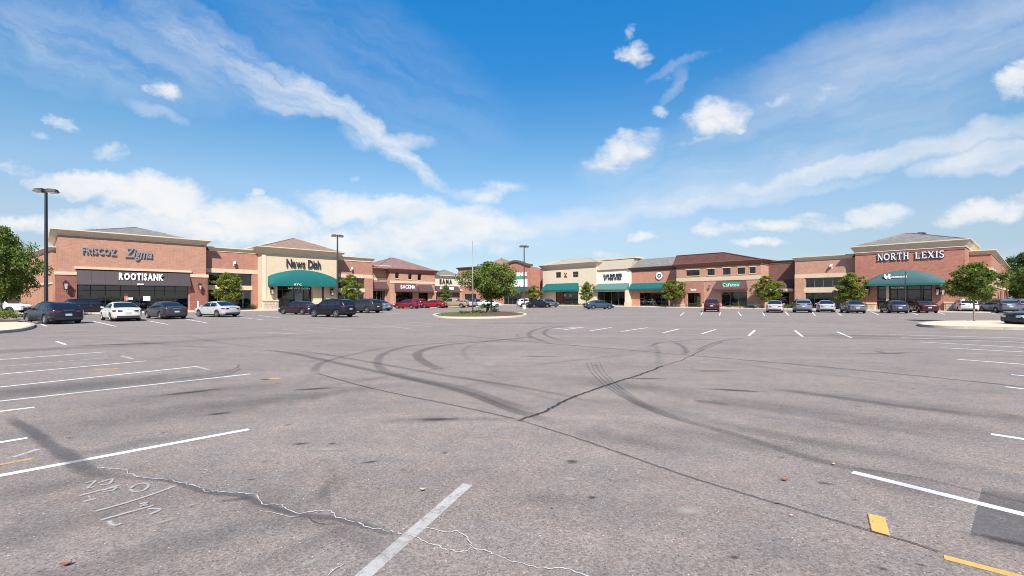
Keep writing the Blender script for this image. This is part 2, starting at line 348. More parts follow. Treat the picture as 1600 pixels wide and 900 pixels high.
# ------------------------------------------------------------------ ground, lot, paint, marks
def asphalt_mat():
    m = bpy.data.materials.new('asphalt'); m.use_nodes = True; k = NT(m.node_tree); b = k.n['Principled BSDF']
    co = k.node('ShaderNodeTexCoord').outputs['Object']
    big = k.noise(co, .10, 5., .62, .4)
    mid = k.noise(co, .55, 6., .66, .5)
    small = k.noise(co, 4.5, 5., .65)
    sweep = k.noise(k.mapping(co, rot=(0, 0, math.radians(-38)), scale=(.10, 1.1, 1)), 1., 5., .6)
    sweep2 = k.noise(k.mapping(co, rot=(0, 0, math.radians(-47)), scale=(.05, .75, 1)), 1., 5., .6)
    grain = k.noise(co, 95., 3., .75)
    grain2 = k.noise(co, 34., 3., .7)
    vor = k.node('ShaderNodeTexVoronoi'); k.put(vor.inputs['Vector'], co); vor.inputs['Scale'].default_value = 62.
    cell = k.sep(vor.outputs['Color'])
    col = k.mix(k.lin(big, .32, .68), (.186,.151,.131), (.225,.180,.151))
    col = k.mix(k.lin(mid, .36, .70, 0., .85), col, (.242,.194,.160))
    hue = k.noise(co, 28., 4., .7)
    col = k.mix(k.lin(hue, .35, .65, 0., .55), col, k.mix(k.lin(k.noise(co, 1.7, 4., .6), .35, .65), (.150,.146,.154), (.275,.203,.172)))
    f = k.lin(sweep, .30, .72, .93, 1.12)
    f = k.m('MULTIPLY', f, k.lin(sweep2, .3, .7, .94, 1.08))
    f = k.m('MULTIPLY', f, k.sm(mid, .24, .46, .88, 1.0))
    f = k.m('MULTIPLY', f, k.lin(small, .3, .7, .90, 1.09))
    f = k.m('MULTIPLY', f, k.lin(grain, .30, .70, .62, 1.38))
    f = k.m('MULTIPLY', f, k.lin(grain2, .30, .70, .80, 1.18))
    f = k.m('MULTIPLY', f, k.lin(cell[0], 0., 1., .76, 1.26))
    mm = k.node('ShaderNodeVectorMath', operation='SCALE'); k.put(mm.inputs[0], col); k.put(mm.inputs['Scale'], f)
    chip = k.m('MULTIPLY', k.sm(cell[1], .986, .992), k.sm(vor.outputs['Distance'], .42, .25))
    c2 = k.mix(chip, mm.outputs[0], (.56,.53,.50))
    pit = k.m('MULTIPLY', k.sm(cell[2], .975, .985), k.sm(vor.outputs['Distance'], .45, .25))
    c2 = k.mix(pit, c2, (.055,.050,.050))
    # stray pale stones and dark drips, larger than the grain
    v2 = k.node('ShaderNodeTexVoronoi'); k.put(v2.inputs['Vector'], co); v2.inputs['Scale'].default_value = 2.3
    cc = k.sep(v2.outputs['Color'])
    drip = k.m('MULTIPLY', k.sm(cc[0], .80, .84), k.sm(k.m('ADD', v2.outputs['Distance'], k.m('MULTIPLY', k.m('SUBTRACT', small, .5), .22)), .17, .05))
    c2 = k.mix(k.m('MULTIPLY', drip, .55), c2, (.06,.055,.055))
    k.put(b.inputs['Base Color'], c2); b.inputs['Roughness'].default_value = .93; b.inputs['Specular IOR Level'].default_value = .25
    bn = k.node('ShaderNodeBump'); bn.inputs['Strength'].default_value = .55; bn.inputs['Distance'].default_value = .006
    k.put(bn.inputs['Height'], k.m('ADD', grain, k.m('MULTIPLY', cell[0], .5))); k.put(b.inputs['Normal'], bn.outputs[0])
    return m
ASPH = asphalt_mat()
mat('far_ground', (.07,.09,.03), .95, var=.3, vscale=.2)
g = MB(); g.add([(-3000,-3000,-.05),(3000,-3000,-.05),(3000,3000,-.05),(-3000,3000,-.05)], [(0,1,2,3)])
tag(g.build('ground', MATS['far_ground']), 'grassy land around the shopping centre', kind='structure')
g = MB(); g.add([(-210,-160,0),(210,-160,0),(210,190,0),(-210,190,0)], [(0,1,2,3)])
LOT = tag(g.build('parking_lot', ASPH), 'wide worn grey asphalt parking lot', kind='structure')

def overlay(name, col, a=1., soft=.25, wear=0., wscale=6., ragged=0., ends=0., radial=False, rough=.9, grain=.0, stretch=(1,1,1), rot=0.):
    """thin sheet lying on the asphalt whose cover fades at its edges and is worn through in places"""
    m = bpy.data.materials.new(name); m.use_nodes = True; k = NT(m.node_tree); b = k.n['Principled BSDF']; tc = k.node('ShaderNodeTexCoord')
    co = tc.outputs['Object']; u, v, _ = k.sep(tc.outputs['UV'])[0:3]
    if radial:
        du, dv = k.m('SUBTRACT', u, .5), k.m('SUBTRACT', v, .5)
        e = k.m('MULTIPLY', k.m('SQRT', k.m('ADD', k.m('MULTIPLY', du, du), k.m('MULTIPLY', dv, dv))), 2.)
        e = k.m('ADD', e, k.m('MULTIPLY', k.m('SUBTRACT', k.noise(co, wscale, 5., .65), .5), ragged))
        al = k.sm(e, 1-soft, 1., 1., 0.) if soft < 1 else k.sm(e, 0., 1., 1., 0.)
    else:
        e = k.m('MULTIPLY', k.m('ABSOLUTE', k.m('SUBTRACT', v, .5)), 2.)
        if ragged: e = k.m('ADD', e, k.m('MULTIPLY', k.m('SUBTRACT', k.noise(co, wscale*2.5, 4., .7), .5), ragged))
        al = k.sm(e, 1-soft, 1., 1., 0.)
        if ends: al = k.m('MULTIPLY', al, k.m('MULTIPLY', k.sm(u, 0., ends), k.sm(u, 1., 1-ends)))
    if wear:
        w = k.noise(k.mapping(co, scale=stretch, rot=(0, 0, rot)), wscale, 7., .72)
        al = k.m('MULTIPLY', al, k.sm(w, .5-.5*(1-wear)-.02, .5-.5*(1-wear)+.30))
        al = k.m('MULTIPLY', al, k.lin(k.noise(co, 90., 2., .7), .25, .45, 1-wear, 1.))
    al = k.m('MULTIPLY', al, a)
    mm = k.node('ShaderNodeVectorMath', operation='SCALE'); mm.inputs[0].default_value = col
    k.put(mm.inputs['Scale'], k.m('MULTIPLY', k.lin(k.noise(co, 80., 3., .7), .3, .7, 1-grain, 1+grain), k.lin(k.noise(co, 2., 3., .6), .3, .7, .9, 1.08)))
    k.put(b.inputs['Base Color'], mm.outputs[0]); b.inputs['Roughness'].default_value = rough; b.inputs['Specular IOR Level'].default_value = .25
    t = k.node('ShaderNodeBsdfTransparent'); mx = k.node('ShaderNodeMixShader')
    k.put(mx.inputs[0], al); k.l.new(t.outputs[0], mx.inputs[1]); k.l.new(b.outputs[0], mx.inputs[2])
    k.l.new(mx.outputs[0], k.n['Material Output'].inputs[0]); MATS[name] = m
overlay('line_paint', (.66,.65,.63), .96, .10, wear=.22, wscale=7., ragged=.10, grain=.10)
overlay('worn_line_paint', (.49,.455,.415), .80, .14, wear=.45, wscale=8., ragged=.25, grain=.15)
overlay('faint_line_paint', (.56,.54,.51), .62, .3, wear=.45, wscale=5., ragged=.3, ends=.06)
overlay('yellow_paint', (.62,.36,.10), .92, .16, wear=.38, wscale=9., ragged=.25, grain=.12)
overlay('faded_yellow_paint', (.55,.33,.13), .80, .5, wear=.42, wscale=6., ragged=.5, ends=.2)
overlay('tyre_rubber', (.085,.080,.080), .27, .75, wear=.35, wscale=3., ends=.18, ragged=.2)
overlay('tyre_rubber_dark', (.070,.066,.067), .29, .6, wear=.25, wscale=3., ends=.10, ragged=.2)
overlay('tyre_rubber_faint', (.10,.095,.095), .135, .9, wear=.3, wscale=2., ends=.25, ragged=.2)
overlay('crack_dark', (.034,.031,.031), .72, .5, wear=.18, wscale=5., ragged=.9, ends=.01)
overlay('seam_faint', (.050,.047,.047), .62, .8, wear=.35, wscale=1.2, ragged=.6, ends=.04)
overlay('crack_white', (.58,.55,.51), .85, .6, wear=.42, wscale=12., ragged=.7)
overlay('sealant', (.098,.094,.097), .48, .75, wear=.30, wscale=3., ragged=.9, ends=.22)
overlay('damp_stain', (.105,.098,.096), .19, 1., ragged=.85, wscale=2.2, radial=True)
overlay('oil_stain', (.050,.046,.046), .62, .95, ragged=.9, wscale=9., radial=True)
overlay('pale_stain', (.38,.34,.28), .60, 1., ragged=.7, wscale=5., radial=True)
overlay('patch_asphalt', (.110,.106,.108), .46, .45, wear=.3, wscale=4., ragged=.10, grain=.25)
overlay('chalk', (.50,.48,.46), .62, .9, wear=.42, wscale=14., ragged=.9, ends=.05)
ZL = [.004]
def nextz():
    ZL[0] += .00007; return ZL[0]
def smooth(pts, n=6, closed=False):
    P = [Vector(p) for p in pts]; out = []; N = len(P); rng = range(N if closed else N-1)
    for i in rng:
        g_ = lambda j: P[j % N] if closed else P[max(0, min(N-1, j))]
        a, b, c, d = g_(i-1), g_(i), g_(i+1), g_(i+2)
        for q in range(n):
            t = q/n
            out.append(.5*((2*b)+(c-a)*t+(2*a-5*b+4*c-d)*t*t+(3*b-a-3*c+d)*t**3))
    if not closed: out.append(P[-1])
    return out
def ribbon(name, pts, w, m, z=None, label=None):
    z = nextz() if z is None else z
    pts = [Vector((p[0], p[1], 0)) for p in pts]; L = [0.]
    for a, b in zip(pts, pts[1:]): L.append(L[-1]+(b-a).length)
    vs, uv, fs = [], [], []
    for i, p in enumerate(pts):
        t = (pts[min(i+1, len(pts)-1)]-pts[max(i-1, 0)]).normalized(); nrm = Vector((-t.y, t.x, 0))
        ww = (w[i] if hasattr(w, '__len__') else w)/2
        vs += [p+nrm*ww+Vector((0,0,z)), p-nrm*ww+Vector((0,0,z))]; uv += [(L[i]/L[-1], 1.), (L[i]/L[-1], 0.)]
    for i in range(len(pts)-1): fs.append((2*i+1, 2*i+3, 2*i+2, 2*i))
    me = bpy.data.meshes.new(name); me.from_pydata([tuple(v) for v in vs], [], fs)
    ul = me.uv_layers.new()
    for lp in me.loops: ul.data[lp.index].uv = uv[lp.vertex_index]
    o = mesh_obj(name, me, MATS[m], LOT)
    if label: o['label'] = label
    return o
def sheet(name, corners, m, z=None):        # four corners
    z = nextz() if z is None else z
    me = bpy.data.meshes.new(name); me.from_pydata([(p[0], p[1], z) for p in corners], [], [(0,1,2,3)])
    ul = me.uv_layers.new()
    for i, q in enumerate(((0,0),(1,0),(1,1),(0,1))): ul.data[i].uv = q
    return mesh_obj(name, me, MATS[m], LOT)
def line(p0, p1, w=.10, m='line_paint', name='parking_line', ext0=0., ext1=0.):
    a, b = ground(*p0), ground(*p1); t = (b-a).normalized()
    a, b = a-t*ext0, b+t*ext1
    n = max(2, int((b-a).length/1.5)); pts = [a+(b-a)*(i/n) for i in range(n+1)]
    return ribbon(name, pts, w, m, z=.0038)
def curve(pix, w, m, name='tyre_mark', jit=0., n=6):
    pts = smooth([ground(*p) for p in pix], n)
    if jit:
        pts = [p+Vector((RND.uniform(-jit, jit), RND.uniform(-jit, jit), 0)) for p in pts]
    return ribbon(name, pts, w, m)
def spot(px, py, a, b, m, name, rot=0.):
    p = ground(px, py); c, s = math.cos(rot), math.sin(rot)
    q = [p+Vector((x*c-y*s, x*s+y*c, 0)) for x, y in ((-a,-b),(a,-b),(a,b),(-a,b))]
    return sheet(name, q, m)

# broad tone patches and repairs
for (px, py, a, b, r) in ((60,830,1.6,.35,.75),(250,862,1.1,.35,.6),(300,640,3.2,1.1,.7),(470,620,2.2,.6,.7),(650,656,.8,.3,.2),(745,655,1.0,.16,0),(90,545,14,1.2,.8),(160,600,4.5,1.3,.75),
        (330,612,2.6,.8,.7),(60,610,4,1.1,.7),(960,600,2.4,.8,-.6),(1000,690,1.3,.4,-.6),(1250,640,4.,.6,-.7),(1330,700,1.8,.35,-.7),(1480,640,4,.7,-.75),(1310,525,6,.9,0),(1440,528,8,.7,-.6),
        (520,760,.45,.15,1.4),(430,790,.8,.3,-.6),(480,850,.7,.15,.8),(180,700,.9,.25,.8),(560,840,.8,.2,-.6),(845,505,6,1.2,0),(1150,690,2.,.45,-.6),(1400,760,.9,.3,-.6),(30,770,1.5,.3,.75),(860,780,.5,.2,0)):
    spot(px, py, a, b, 'damp_stain', 'damp_patch', r)
for (px, py, a, b, r) in ((490,608,.5,.13,.3),(415,593,.16,.1,0),(340,647,.25,.1,.5),(300,613,.7,.16,.7),(575,723,.14,.04,.4),(895,722,.09,.07,0),(393,750,.06,.03,0),(1290,756,.10,.035,-.5),(1336,782,.05,.02,0),
        (1147,872,.045,.035,0),(862,795,.02,.02,0),(925,778,.06,.04,0),(842,557,.9,.1,0),(1010,592,.6,.1,0),(1115,580,.7,.1,0),(1145,610,.7,.12,-.3),(683,656,.4,.12,.1),(630,735,.05,.02,0),(1340,528,1.7,.18,0),(1420,530,4.2,.16,-.1),
        (1390,552,1.6,.12,.1),(110,685,.08,.03,0),(255,677,.04,.03,0),(470,694,.13,.05,.3),(520,694,.08,.04,0),(695,708,.05,.05,0),(1380,890,.05,.02,-.5),(1590,850,.35,.06,-.6),(1440,884,.05,.015,-.6),(1363,862,.03,.01,-.6),(275,547,.8,.1,0),(195,538,2.,.2,.4)):
    spot(px, py, a, b, 'oil_stain', 'oil_stain', r)
for (px, py, a, b, r) in ((893,750,.10,.045,0),(886,775,.035,.03,0),(765,570,.35,.5,0),(300,790,.09,.04,.8),(260,815,.12,.035,.8),(485,880,.12,.05,.8),(510,703,.35,.12,0),(1075,800,.2,.1,0)):
    spot(px, py, a, b, 'pale_stain', 'pale_stain', r)
sheet('asphalt_patch', [ground(1513,850), ground(1700,905), ground(1700,780), ground(1536,756)], 'patch_asphalt', .0025)
# rubber
curve([(400,546),(455,552),(520,566),(590,581),(675,600),(740,618),(800,641),(900,668)], .30, 'tyre_rubber_dark')
curve([(440,546),(500,553),(590,568),(690,586),(800,603),(900,622),(985,640)], .24, 'tyre_rubber')
curve([(493,588),(492,578),(500,569),(522,561),(560,552),(600,544),(640,539)], [.30]*18+[.22]*19, 'tyre_rubber')
curve([(618,590),(600,580),(590,568),(600,553),(640,541),(700,536),(760,532)], .34, 'tyre_rubber')
curve([(596,578),(640,591),(720,607),(780,628),(850,650)], .5, 'tyre_rubber')
curve([(700,583),(668,569),(652,556),(662,547),(700,539),(755,534),(840,526)], .40, 'tyre_rubber_dark')
curve([(752,571),(728,558),(724,549),(734,541),(770,532)], .3, 'tyre_rubber_faint')
curve([(690,580),(760,598),(840,618),(930,640)], .35, 'tyre_rubber_faint')
curve([(872,540),(845,532),(826,524),(838,515),(870,508)], .35, 'tyre_rubber')
curve([(895,536),(868,530),(850,521),(862,513),(900,506)], .30, 'tyre_rubber')
curve([(820,530),(808,525),(812,520)], .25, 'tyre_rubber_faint')
for dx_ in (-7, 0, 7, 14):
    curve([(922+dx_,562),(928+dx_,578),(945+dx_,597),(968+dx_*.9,614),(1000+dx_*.8,632),(1050+dx_,652),(1120+dx_,673)], .055, 'tyre_rubber')
curve([(960,608),(1000,632),(1060,655),(1150,680),(1250,712),(1330,732),(1440,752),(1560,778)], .26, 'tyre_rubber')
curve([(905,620),(960,628),(1040,640),(1150,668),(1260,690),(1420,718)], .55, 'tyre_rubber_faint')
curve([(1080,622),(1140,632),(1250,648),(1400,672),(1560,700)], .45, 'tyre_rubber_faint')
curve([(1082,627),(1110,629),(1140,634)], .3, 'tyre_rubber')
curve([(1200,607),(1300,620),(1400,634),(1560,652)], .4, 'tyre_rubber')
curve([(1024,536),(1028,552),(1029,570),(1027,580)], .3, 'tyre_rubber_faint')
curve([(1050,534),(1066,541),(1072,550),(1066,556)], .26, 'tyre_rubber')
curve([(1010,544),(1030,536),(1055,534),(1100,531),(1150,533)], .26, 'tyre_rubber')
curve([(1085,551),(1110,538),(1140,531),(1180,527)], .22, 'tyre_rubber')
curve([(800,576),(860,568),(930,560),(1000,552)], .35, 'tyre_rubber_faint')
curve([(500,604),(560,596),(640,583),(720,571)], .3, 'tyre_rubber_faint')
curve([(240,596),(300,590),(350,582),(372,574),(370,568)], .10, 'tyre_rubber')
curve([(246,600),(310,593),(360,584),(378,574)], .10, 'tyre_rubber')
curve([(1365,548),(1390,553),(1415,551)], .2, 'tyre_rubber')
curve([(40,538),(140,527),(260,523),(400,517)], .5, 'tyre_rubber_faint')
curve([(0,533),(120,530),(200,533),(290,541),(400,546)], .35, 'tyre_rubber_faint')
curve([(280,524),(340,535),(420,546)], .35, 'tyre_rubber_faint')
curve([(1100,560),(1200,575),(1350,592),(1500,606)], .3, 'tyre_rubber_faint')
# seams and cracks
curve([(493,583),(560,602),(625,617),(710,634),(800,654),(811,657)], .05, 'seam_faint', 'crack', .006, 12)
curve([(811,657),(900,685),(1012,724),(1092,751),(1200,784),(1220,789),(1275,806),(1360,831),(1432,852),(1472,866)], .022, 'crack_dark', 'crack', .006, 14)
curve([(811,657),(850,644),(882,627),(912,615),(955,600),(1005,584),(1036,572)], .07, 'crack_dark', 'crack', .02, 14)
curve([(1036,572),(1068,562),(1100,546),(1130,534)], .05, 'seam_faint', 'crack', .03, 8)
curve([(700,523),(800,532),(1000,549),(1200,566),(1375,582),(1525,597),(1570,602),(1700,616)], .10, 'seam_faint', 'crack', .02, 12)
curve([(1330,732),(1440,748),(1530,770),(1640,795)], .02, 'seam_faint', 'crack', .006, 10)
spot(812, 658, .06, .05, 'oil_stain', 'oil_stain'); spot(811, 653, .03, .02, 'pale_stain', 'pale_stain')
ribbon('crack_sealant', smooth([ground(*p) for p in ((8,648),(24,660),(45,672),(80,698),(108,716),(135,735),(170,745),(215,752))], 6), [.20]*20+[.26]*14+[.16]*9, 'sealant')
ribbon('crack_sealant', smooth([ground(*p) for p in ((165,741),(205,748),(262,752),(322,770),(375,775),(412,790),(470,806),(527,812),(602,832),(650,842),(695,858))], 6), .10, 'sealant')
ribbon('crack_sealant', smooth([ground(*p) for p in ((340,785),(372,781),(398,777))], 6), .07, 'sealant')
ribbon('crack_sealant', smooth([ground(*p) for p in ((524,810),(510,785),(506,765),(520,742),(500,715))], 6), .16, 'tyre_rubber_faint')
WC = [(150,732),(175,734),(197,735),(202,741),(220,748),(262,750),(282,756),(310,762),(322,769),(342,769),(375,772),(400,775),(412,789),(437,790),(450,799),(470,804),(487,801),(505,800),(520,801),(527,810),(555,817),(575,825),(602,831),(625,835),(650,842),(675,852),(695,859),(715,864),(737,860),(755,860),(770,867),(800,878),(840,890),(875,889),(900,895),(940,912)]
curve(WC, [RND.uniform(.005, .015) for _ in range((len(WC)-1)*5+1)], 'crack_white', 'crack', .013, 5)
curve([(667,826),(702,834),(712,832),(730,842),(737,855)], .010, 'crack_white', 'crack', .010, 5)
curve([(408,800),(430,804),(450,809),(468,808)], .008, 'crack_white', 'crack', .009, 5)
curve([(483,810),(492,818),(510,821),(522,820)], .010, 'crack_dark', 'crack', .004, 5)
curve([(512,902),(522,892),(530,888),(537,884)], .007, 'crack_white', 'crack', .003, 5)
# parking lines
LB = 'line_paint'
line((0,743.5),(389,671), .105, ext0=3.5); line((0,627),(391,584.5), ext0=6); line((0,605),(309,572.5), ext0=7); line((0,585),(228,564), ext0=8)
line((0,573),(168,559), .09, 'worn_line_paint', ext0=9); line((0,562),(165,550), ext0=9); line((0,554),(134,545), .09, 'worn_line_paint', ext0=9); line((0,643),(54,636.5), ext0=6); line((0,691.5),(43,684.5), ext0=5)
line((0,545),(110,541), .09, 'faint_line_paint', ext0=9)
line((88,533.5),(103,538.5)); line((189,556),(208,561), .09, 'worn_line_paint'); line((308,573),(327,578), .08, 'worn_line_paint')
o_ = line((555,912),(731,757), .115, 'worn_line_paint')
line((1332,738),(1601,804.5), .105, ext1=4); line((1548,678.5),(1600,686.5), .12, ext1=6); line((1571,604.5),(1601,608), .11, ext1=8); line((1580,585.5),(1601,587.5), .11, ext1=8)
line((1496,561.5),(1600,569.5), .11, ext1=9); line((1480,550.5),(1600,556), .09, 'faint_line_paint', ext1=9); line((1471,543.5),(1600,550), .11, ext1=10); line((1437,534.5),(1600,543), .11, ext1=10)
line((1408,527.5),(1600,535), .11, ext1=12); line((1390,523),(1600,528.5), .11, ext1=12); line((1375,518.5),(1600,523), .10, 'worn_line_paint', ext1=12)
for a, b in (((857,514.5),(906,511)),((880,515.5),(913,511)),((922,517),(956,511.5)),((970,518),(1012,512)),((1036,520),(1061,514)),((1097,521.5),(1118,515)),((1170,524.5),(1179.5,516)),((1242,516.5),(1254,526)),((1308,518.5),(1330,527.5))):
    line(a, b, .12)
for a, b in (((415,519),(467,522.5)),((442,515),(517,518)),((495,512),(560,516)),((525,510),(607,512.5)),((585,507),(640,514)),((615,506.5),(677,510.5)),((640,504),(712,507.5)),((800,508),(832,509)),((565,509),(640,511))):
    line(a, b, .12, 'worn_line_paint')
for a, b in (((146,502),(181,510)),((230,501),(262,507)),((290,498.5),(325,505)),((56,503),(73,510)),((375,496),(412,500)),((404,493),(440,497)),((1069,488),(1063,493.5)),((1099,486),(1095,492.5)),((1126,488),(1124,493)),((1153,487),(1158,493.5)),
        ((1191,487),(1195,494)),((1227,487),(1232,493)),((1268,487),(1274,493)),((1306,487),(1315,493)),((1361,487),(1373,492)),((1462,487),(1476,491.5)),((1420,487),(1434,492)),((600,489),(640,491)),((1540,487),(1556,491))):
    line(a, b, .11)
Y = 'yellow_line'
line((1475,871),(1605,905), .075, 'yellow_paint', Y, ext1=.4)
sheet('yellow_mark', [ground(1355,804), ground(1361,831), ground(1392,840), ground(1384,811)], 'yellow_paint')
line((1515,638.5),(1605,651), .10, 'faded_yellow_paint', Y, ext1=3); line((1574,556),(1605,558), .12, 'faded_yellow_paint', Y, ext1=3)
line((140,577.5),(190,576.5), .22, 'faded_yellow_paint', Y); line((-20,730),(62,715), .10, 'faded_yellow_paint', Y); line((420,591.5),(438,591), .14, 'yellow_paint', Y); line((20,715),(60,702), .08, 'faint_line_paint')
# survey chalk
CH = ([(122,777),(187,760)], [(145,802),(215,782),(277,760)], [(156,815),(242,791)], [(132,757),(149,753),(137,764),(148,762)], [(152,757),(175,750),(170,758),(155,759)], [(158,769),(180,763),(176,768),(160,770)], [(130,786),(150,781)],
      [(170,816),(178,823),(190,820)], [(217,790),(230,787),(220,793),(232,790)], [(230,797),(250,798),(234,806)], [(203,766),(212,759),(226,757),(232,761),(224,768),(210,770),(203,766)])
for q in CH: ribbon('chalk_mark', smooth([ground(*p) for p in q], 5), .046 if len(q) < 4 else .036, 'chalk')
line((65,824),(100,812), .018, 'chalk', 'chalk_mark'); line((-5,874),(20,868), .02, 'chalk', 'chalk_mark'); line((113,809),(135,804), .02, 'chalk', 'chalk_mark'); line((62,787),(76,782), .02, 'chalk', 'chalk_mark')

# ------------------------------------------------------------------ loose leaves on the asphalt
def dry_leaf(px, py, s, rz, m, label):
    p = ground(px, py); mb = MB(); n = 7
    for i in range(n+1):
        t = i/n; w = s*.32*math.sin(math.pi*min(1, t*.93+.04))**.8; curl = .22*s*(2*t-1)**2
        mb.v += [(s*(t-.5), -w, curl+.35*w), (s*(t-.5), 0, curl*.6), (s*(t-.5), w, curl+.35*w)]
    for i in range(n):
        for j in (0, 1): mb.f.append((3*i+j, 3*i+3+j, 3*i+4+j, 3*i+1+j))
    o = mb.build('fallen_leaf', MATS[m], loc=(p.x, p.y, .015), rz=rz); tag(o, label, 'leaf', 'fallen leaves on the asphalt')
dry_leaf(103, 885, .060, .5, 'dead_leaf', 'curled russet leaf on the asphalt below the chalk figures')
dry_leaf(660, 767.5, .055, -.3, 'pale_leaf', 'small pale leaf lying beyond the worn diagonal white line')
dry_leaf(1226, 752, .062, -.2, 'dead_leaf', 'reddish brown leaf on asphalt before the long white line')
dry_leaf(1303, 727.5, .045, .9, 'pale_leaf', 'pale curled leaf just beyond the end of the long white line')
dry_leaf(1236, 808, .030, .1, 'pale_leaf', 'tiny tan leaf scrap left of the yellow painted patch')
# ------------------------------------------------------------------ buildings
class Strip:
    """a straight run of shopfronts: x along the fronts to the viewer's right, y into the buildings"""
    def __init__(s, o, rot): s.o = Vector((o[0], o[1])); s.r = rot; s.X = Vector((math.cos(rot), math.sin(rot))); s.Y = Vector((-math.sin(rot), math.cos(rot)))
    def x(s, px, y=0.):
        q = (px-800)/F; o = s.o+s.Y*y
        return (q*o.y-o.x)/(s.X.x-q*s.X.y)
    def world(s, x, y): p = s.o+s.X*x+s.Y*y; return Vector((p.x, p.y, 0))
    def D(s, px, y=0.): return s.world(s.x(px, y), y).y
    def z(s, px, py, y=0.): return EYE+(HZ-py)/F*s.D(px, y)
    def at(s, px, y=0.): return s.world(s.x(px, y), y)
SL = Strip(at(90, 50.5)[:2], math.radians(46.7))
SR = Strip(at(1508, 57.4)[:2], math.radians(-49.4))
SG = Strip((-15.8, 129.9), math.radians(-41.5))
class Bld:
    def __init__(b, s, pl, pr, y0, name, label, cat='shop', group=None):
        b.s, b.y0 = s, y0; b.x0 = s.x(pl, y0); b.W = s.x(pr, y0)-b.x0; b.pm = (pl+pr)/2
        p = s.world(b.x0, y0); b.e = tag(empty(name, p, s.r), label, cat, group)
    def X(b, px, y=0.): return b.s.x(px, b.y0+y)-b.x0
    def Z(b, px, py, y=0.): return b.s.z(px, py, b.y0+y)
    def R(b, pl, pr, pt, pb, y=0.):
        pm = (pl+pr)/2; return (b.X(pl, y), b.X(pr, y), max(.0, b.Z(pm, pb, y)), b.Z(pm, pt, y))
    def part(b, mb, name, m, parent=None, **kw): return mb.build(name, MATS[m] if isinstance(m, str) else m, parent or b.e, **kw)
    def box(b, name, m, x0, x1, y0, y1, z0, z1, parent=None):
        mb = MB(); mb.box(x0, x1, y0, y1, z0, z1); return b.part(mb, name, m, parent)
    def wall(b, z1, m, openings=(), depth=14., z0=0., x0=0., x1=None, y=0., rec=.24, name='wall', solid=True):
        x1 = b.W if x1 is None else x1; mb = MB()
        xs = sorted({x0, x1}|{v for o in openings for v in o[:2]}); zs = sorted({z0, z1}|{v for o in openings for v in o[2:]})
        inside = lambda xa, za: any(o[0] < xa < o[1] and o[2] < za < o[3] for o in openings)
        for xa, xb in zip(xs, xs[1:]):
            for za, zb in zip(zs, zs[1:]):
                if not inside((xa+xb)/2, (za+zb)/2): mb.add([(xa,y,za),(xb,y,za),(xb,y,zb),(xa,y,zb)], [(0,1,2,3)])
        for (a, c, e, f) in openings:
            r = y+rec
            mb.add([(a,y,e),(c,y,e),(c,y,f),(a,y,f),(a,r,e),(c,r,e),(c,r,f),(a,r,f)], [(0,4,5,1),(1,5,6,2),(2,6,7,3),(3,7,4,0)])
        if solid:
            y2 = y+depth; h = z1-.5
            mb.add([(x0,y,z0),(x0,y2,z0),(x1,y2,z0),(x1,y,z0),(x0,y,z1),(x0,y2,z1),(x1,y2,z1),(x1,y,z1)], [(0,1,5,4),(1,2,6,5),(2,3,7,6)])
            mb.add([(x0,y,h),(x1,y,h),(x1,y2,h),(x0,y2,h)], [(0,1,2,3)])
        me = bpy.data.meshes.new(name); me.from_pydata(mb.v, [], mb.f)
        return mesh_obj(name, me, MATS[m], b.e)
    def cornice(b, z0, z1, p0, p1, m, depth=14., x0=0., x1=None, y=0., lip=.12, name='cornice'):
        x1 = b.W if x1 is None else x1; mb = MB(); zl = z1-lip
        q = lambda p, z: [(x0-p,y-p,z),(x1+p,y-p,z),(x1+p,y+depth+p,z),(x0-p,y+depth+p,z)]
        mb.hexa(q(p0, z0), q(p1, zl)); mb.hexa(q(p1+.05, zl), q(p1+.05, z1))
        mb.hexa(q(p0+.02, z0-.14), q(p0+.02, z0-.003))
        return b.part(mb, name, m)
    def hip(b, x0, x1, y0, y1, z, ridge, m, name='roof'):
        mb = MB(); r0, r1 = ridge[0], ridge[-1]
        mb.add([(x0,y0,z),(x1,y0,z),(x1,y1,z),(x0,y1,z),r0,r1], [(0,1,5,4),(1,2,5),(2,3,4,5),(3,0,4)])
        o = b.part(mb, name, m); cap = MB()
        for a, c in (((x0,y0,z),r0),((x1,y0,z),r1)): cap.tube([a, c], .10, 5)
        if (Vector(r0)-Vector(r1)).length > .5: cap.tube([r0, r1], .10, 5)
        b.part(cap, 'hip_cap', m, o); return o
    def band(b, r, m, p=.06, name='band', parent=None, y=0.):
        return b.box(name, m, r[0], r[1], y-p, y+.05, r[2], r[3], parent)
    def window(b, r, nx, nz=1, m='dark_frame', g='shop_glass', name='window', y=.16, fw=.06, zsplit=None, room=2.6, xs=None, show=True, sill=None):
        x0, x1, z0, z1 = r; mb = MB(); d = .10
        xs = [x0+(x1-x0)*i/nx for i in range(nx+1)] if xs is None else xs
        zs = [z0, z1] if not zsplit else [z0, zsplit, z1]
        if nz > 1: zs = [z0+(z1-z0)*i/nz for i in range(nz+1)]
        for i, x in enumerate(xs):
            a = x-fw/2 if 0 < i < len(xs)-1 else (x if i == 0 else x-fw); mb.box(a, a+fw, y, y+d, z0, z1)
        for i, z in enumerate(zs):
            a = z-fw/2 if 0 < i < len(zs)-1 else (z if i == 0 else z-fw)
            for xa, xb in zip(xs, xs[1:]): mb.box(xa+fw/2+.002, xb-fw/2-.002, y+.003, y+d-.003, a, a+fw)
        fr = b.part(mb, name, m)
        for xa, xb in zip(xs, xs[1:]):
            for za, zb in zip(zs, zs[1:]): b.box('pane', g, xa+fw*.4, xb-fw*.4, y+.04, y+.052, za+fw*.4, zb-fw*.4, fr)
        if sill: b.box('sill', sill, x0-.08, x1+.08, -.07, .10, z0-.13, z0-.002, fr)
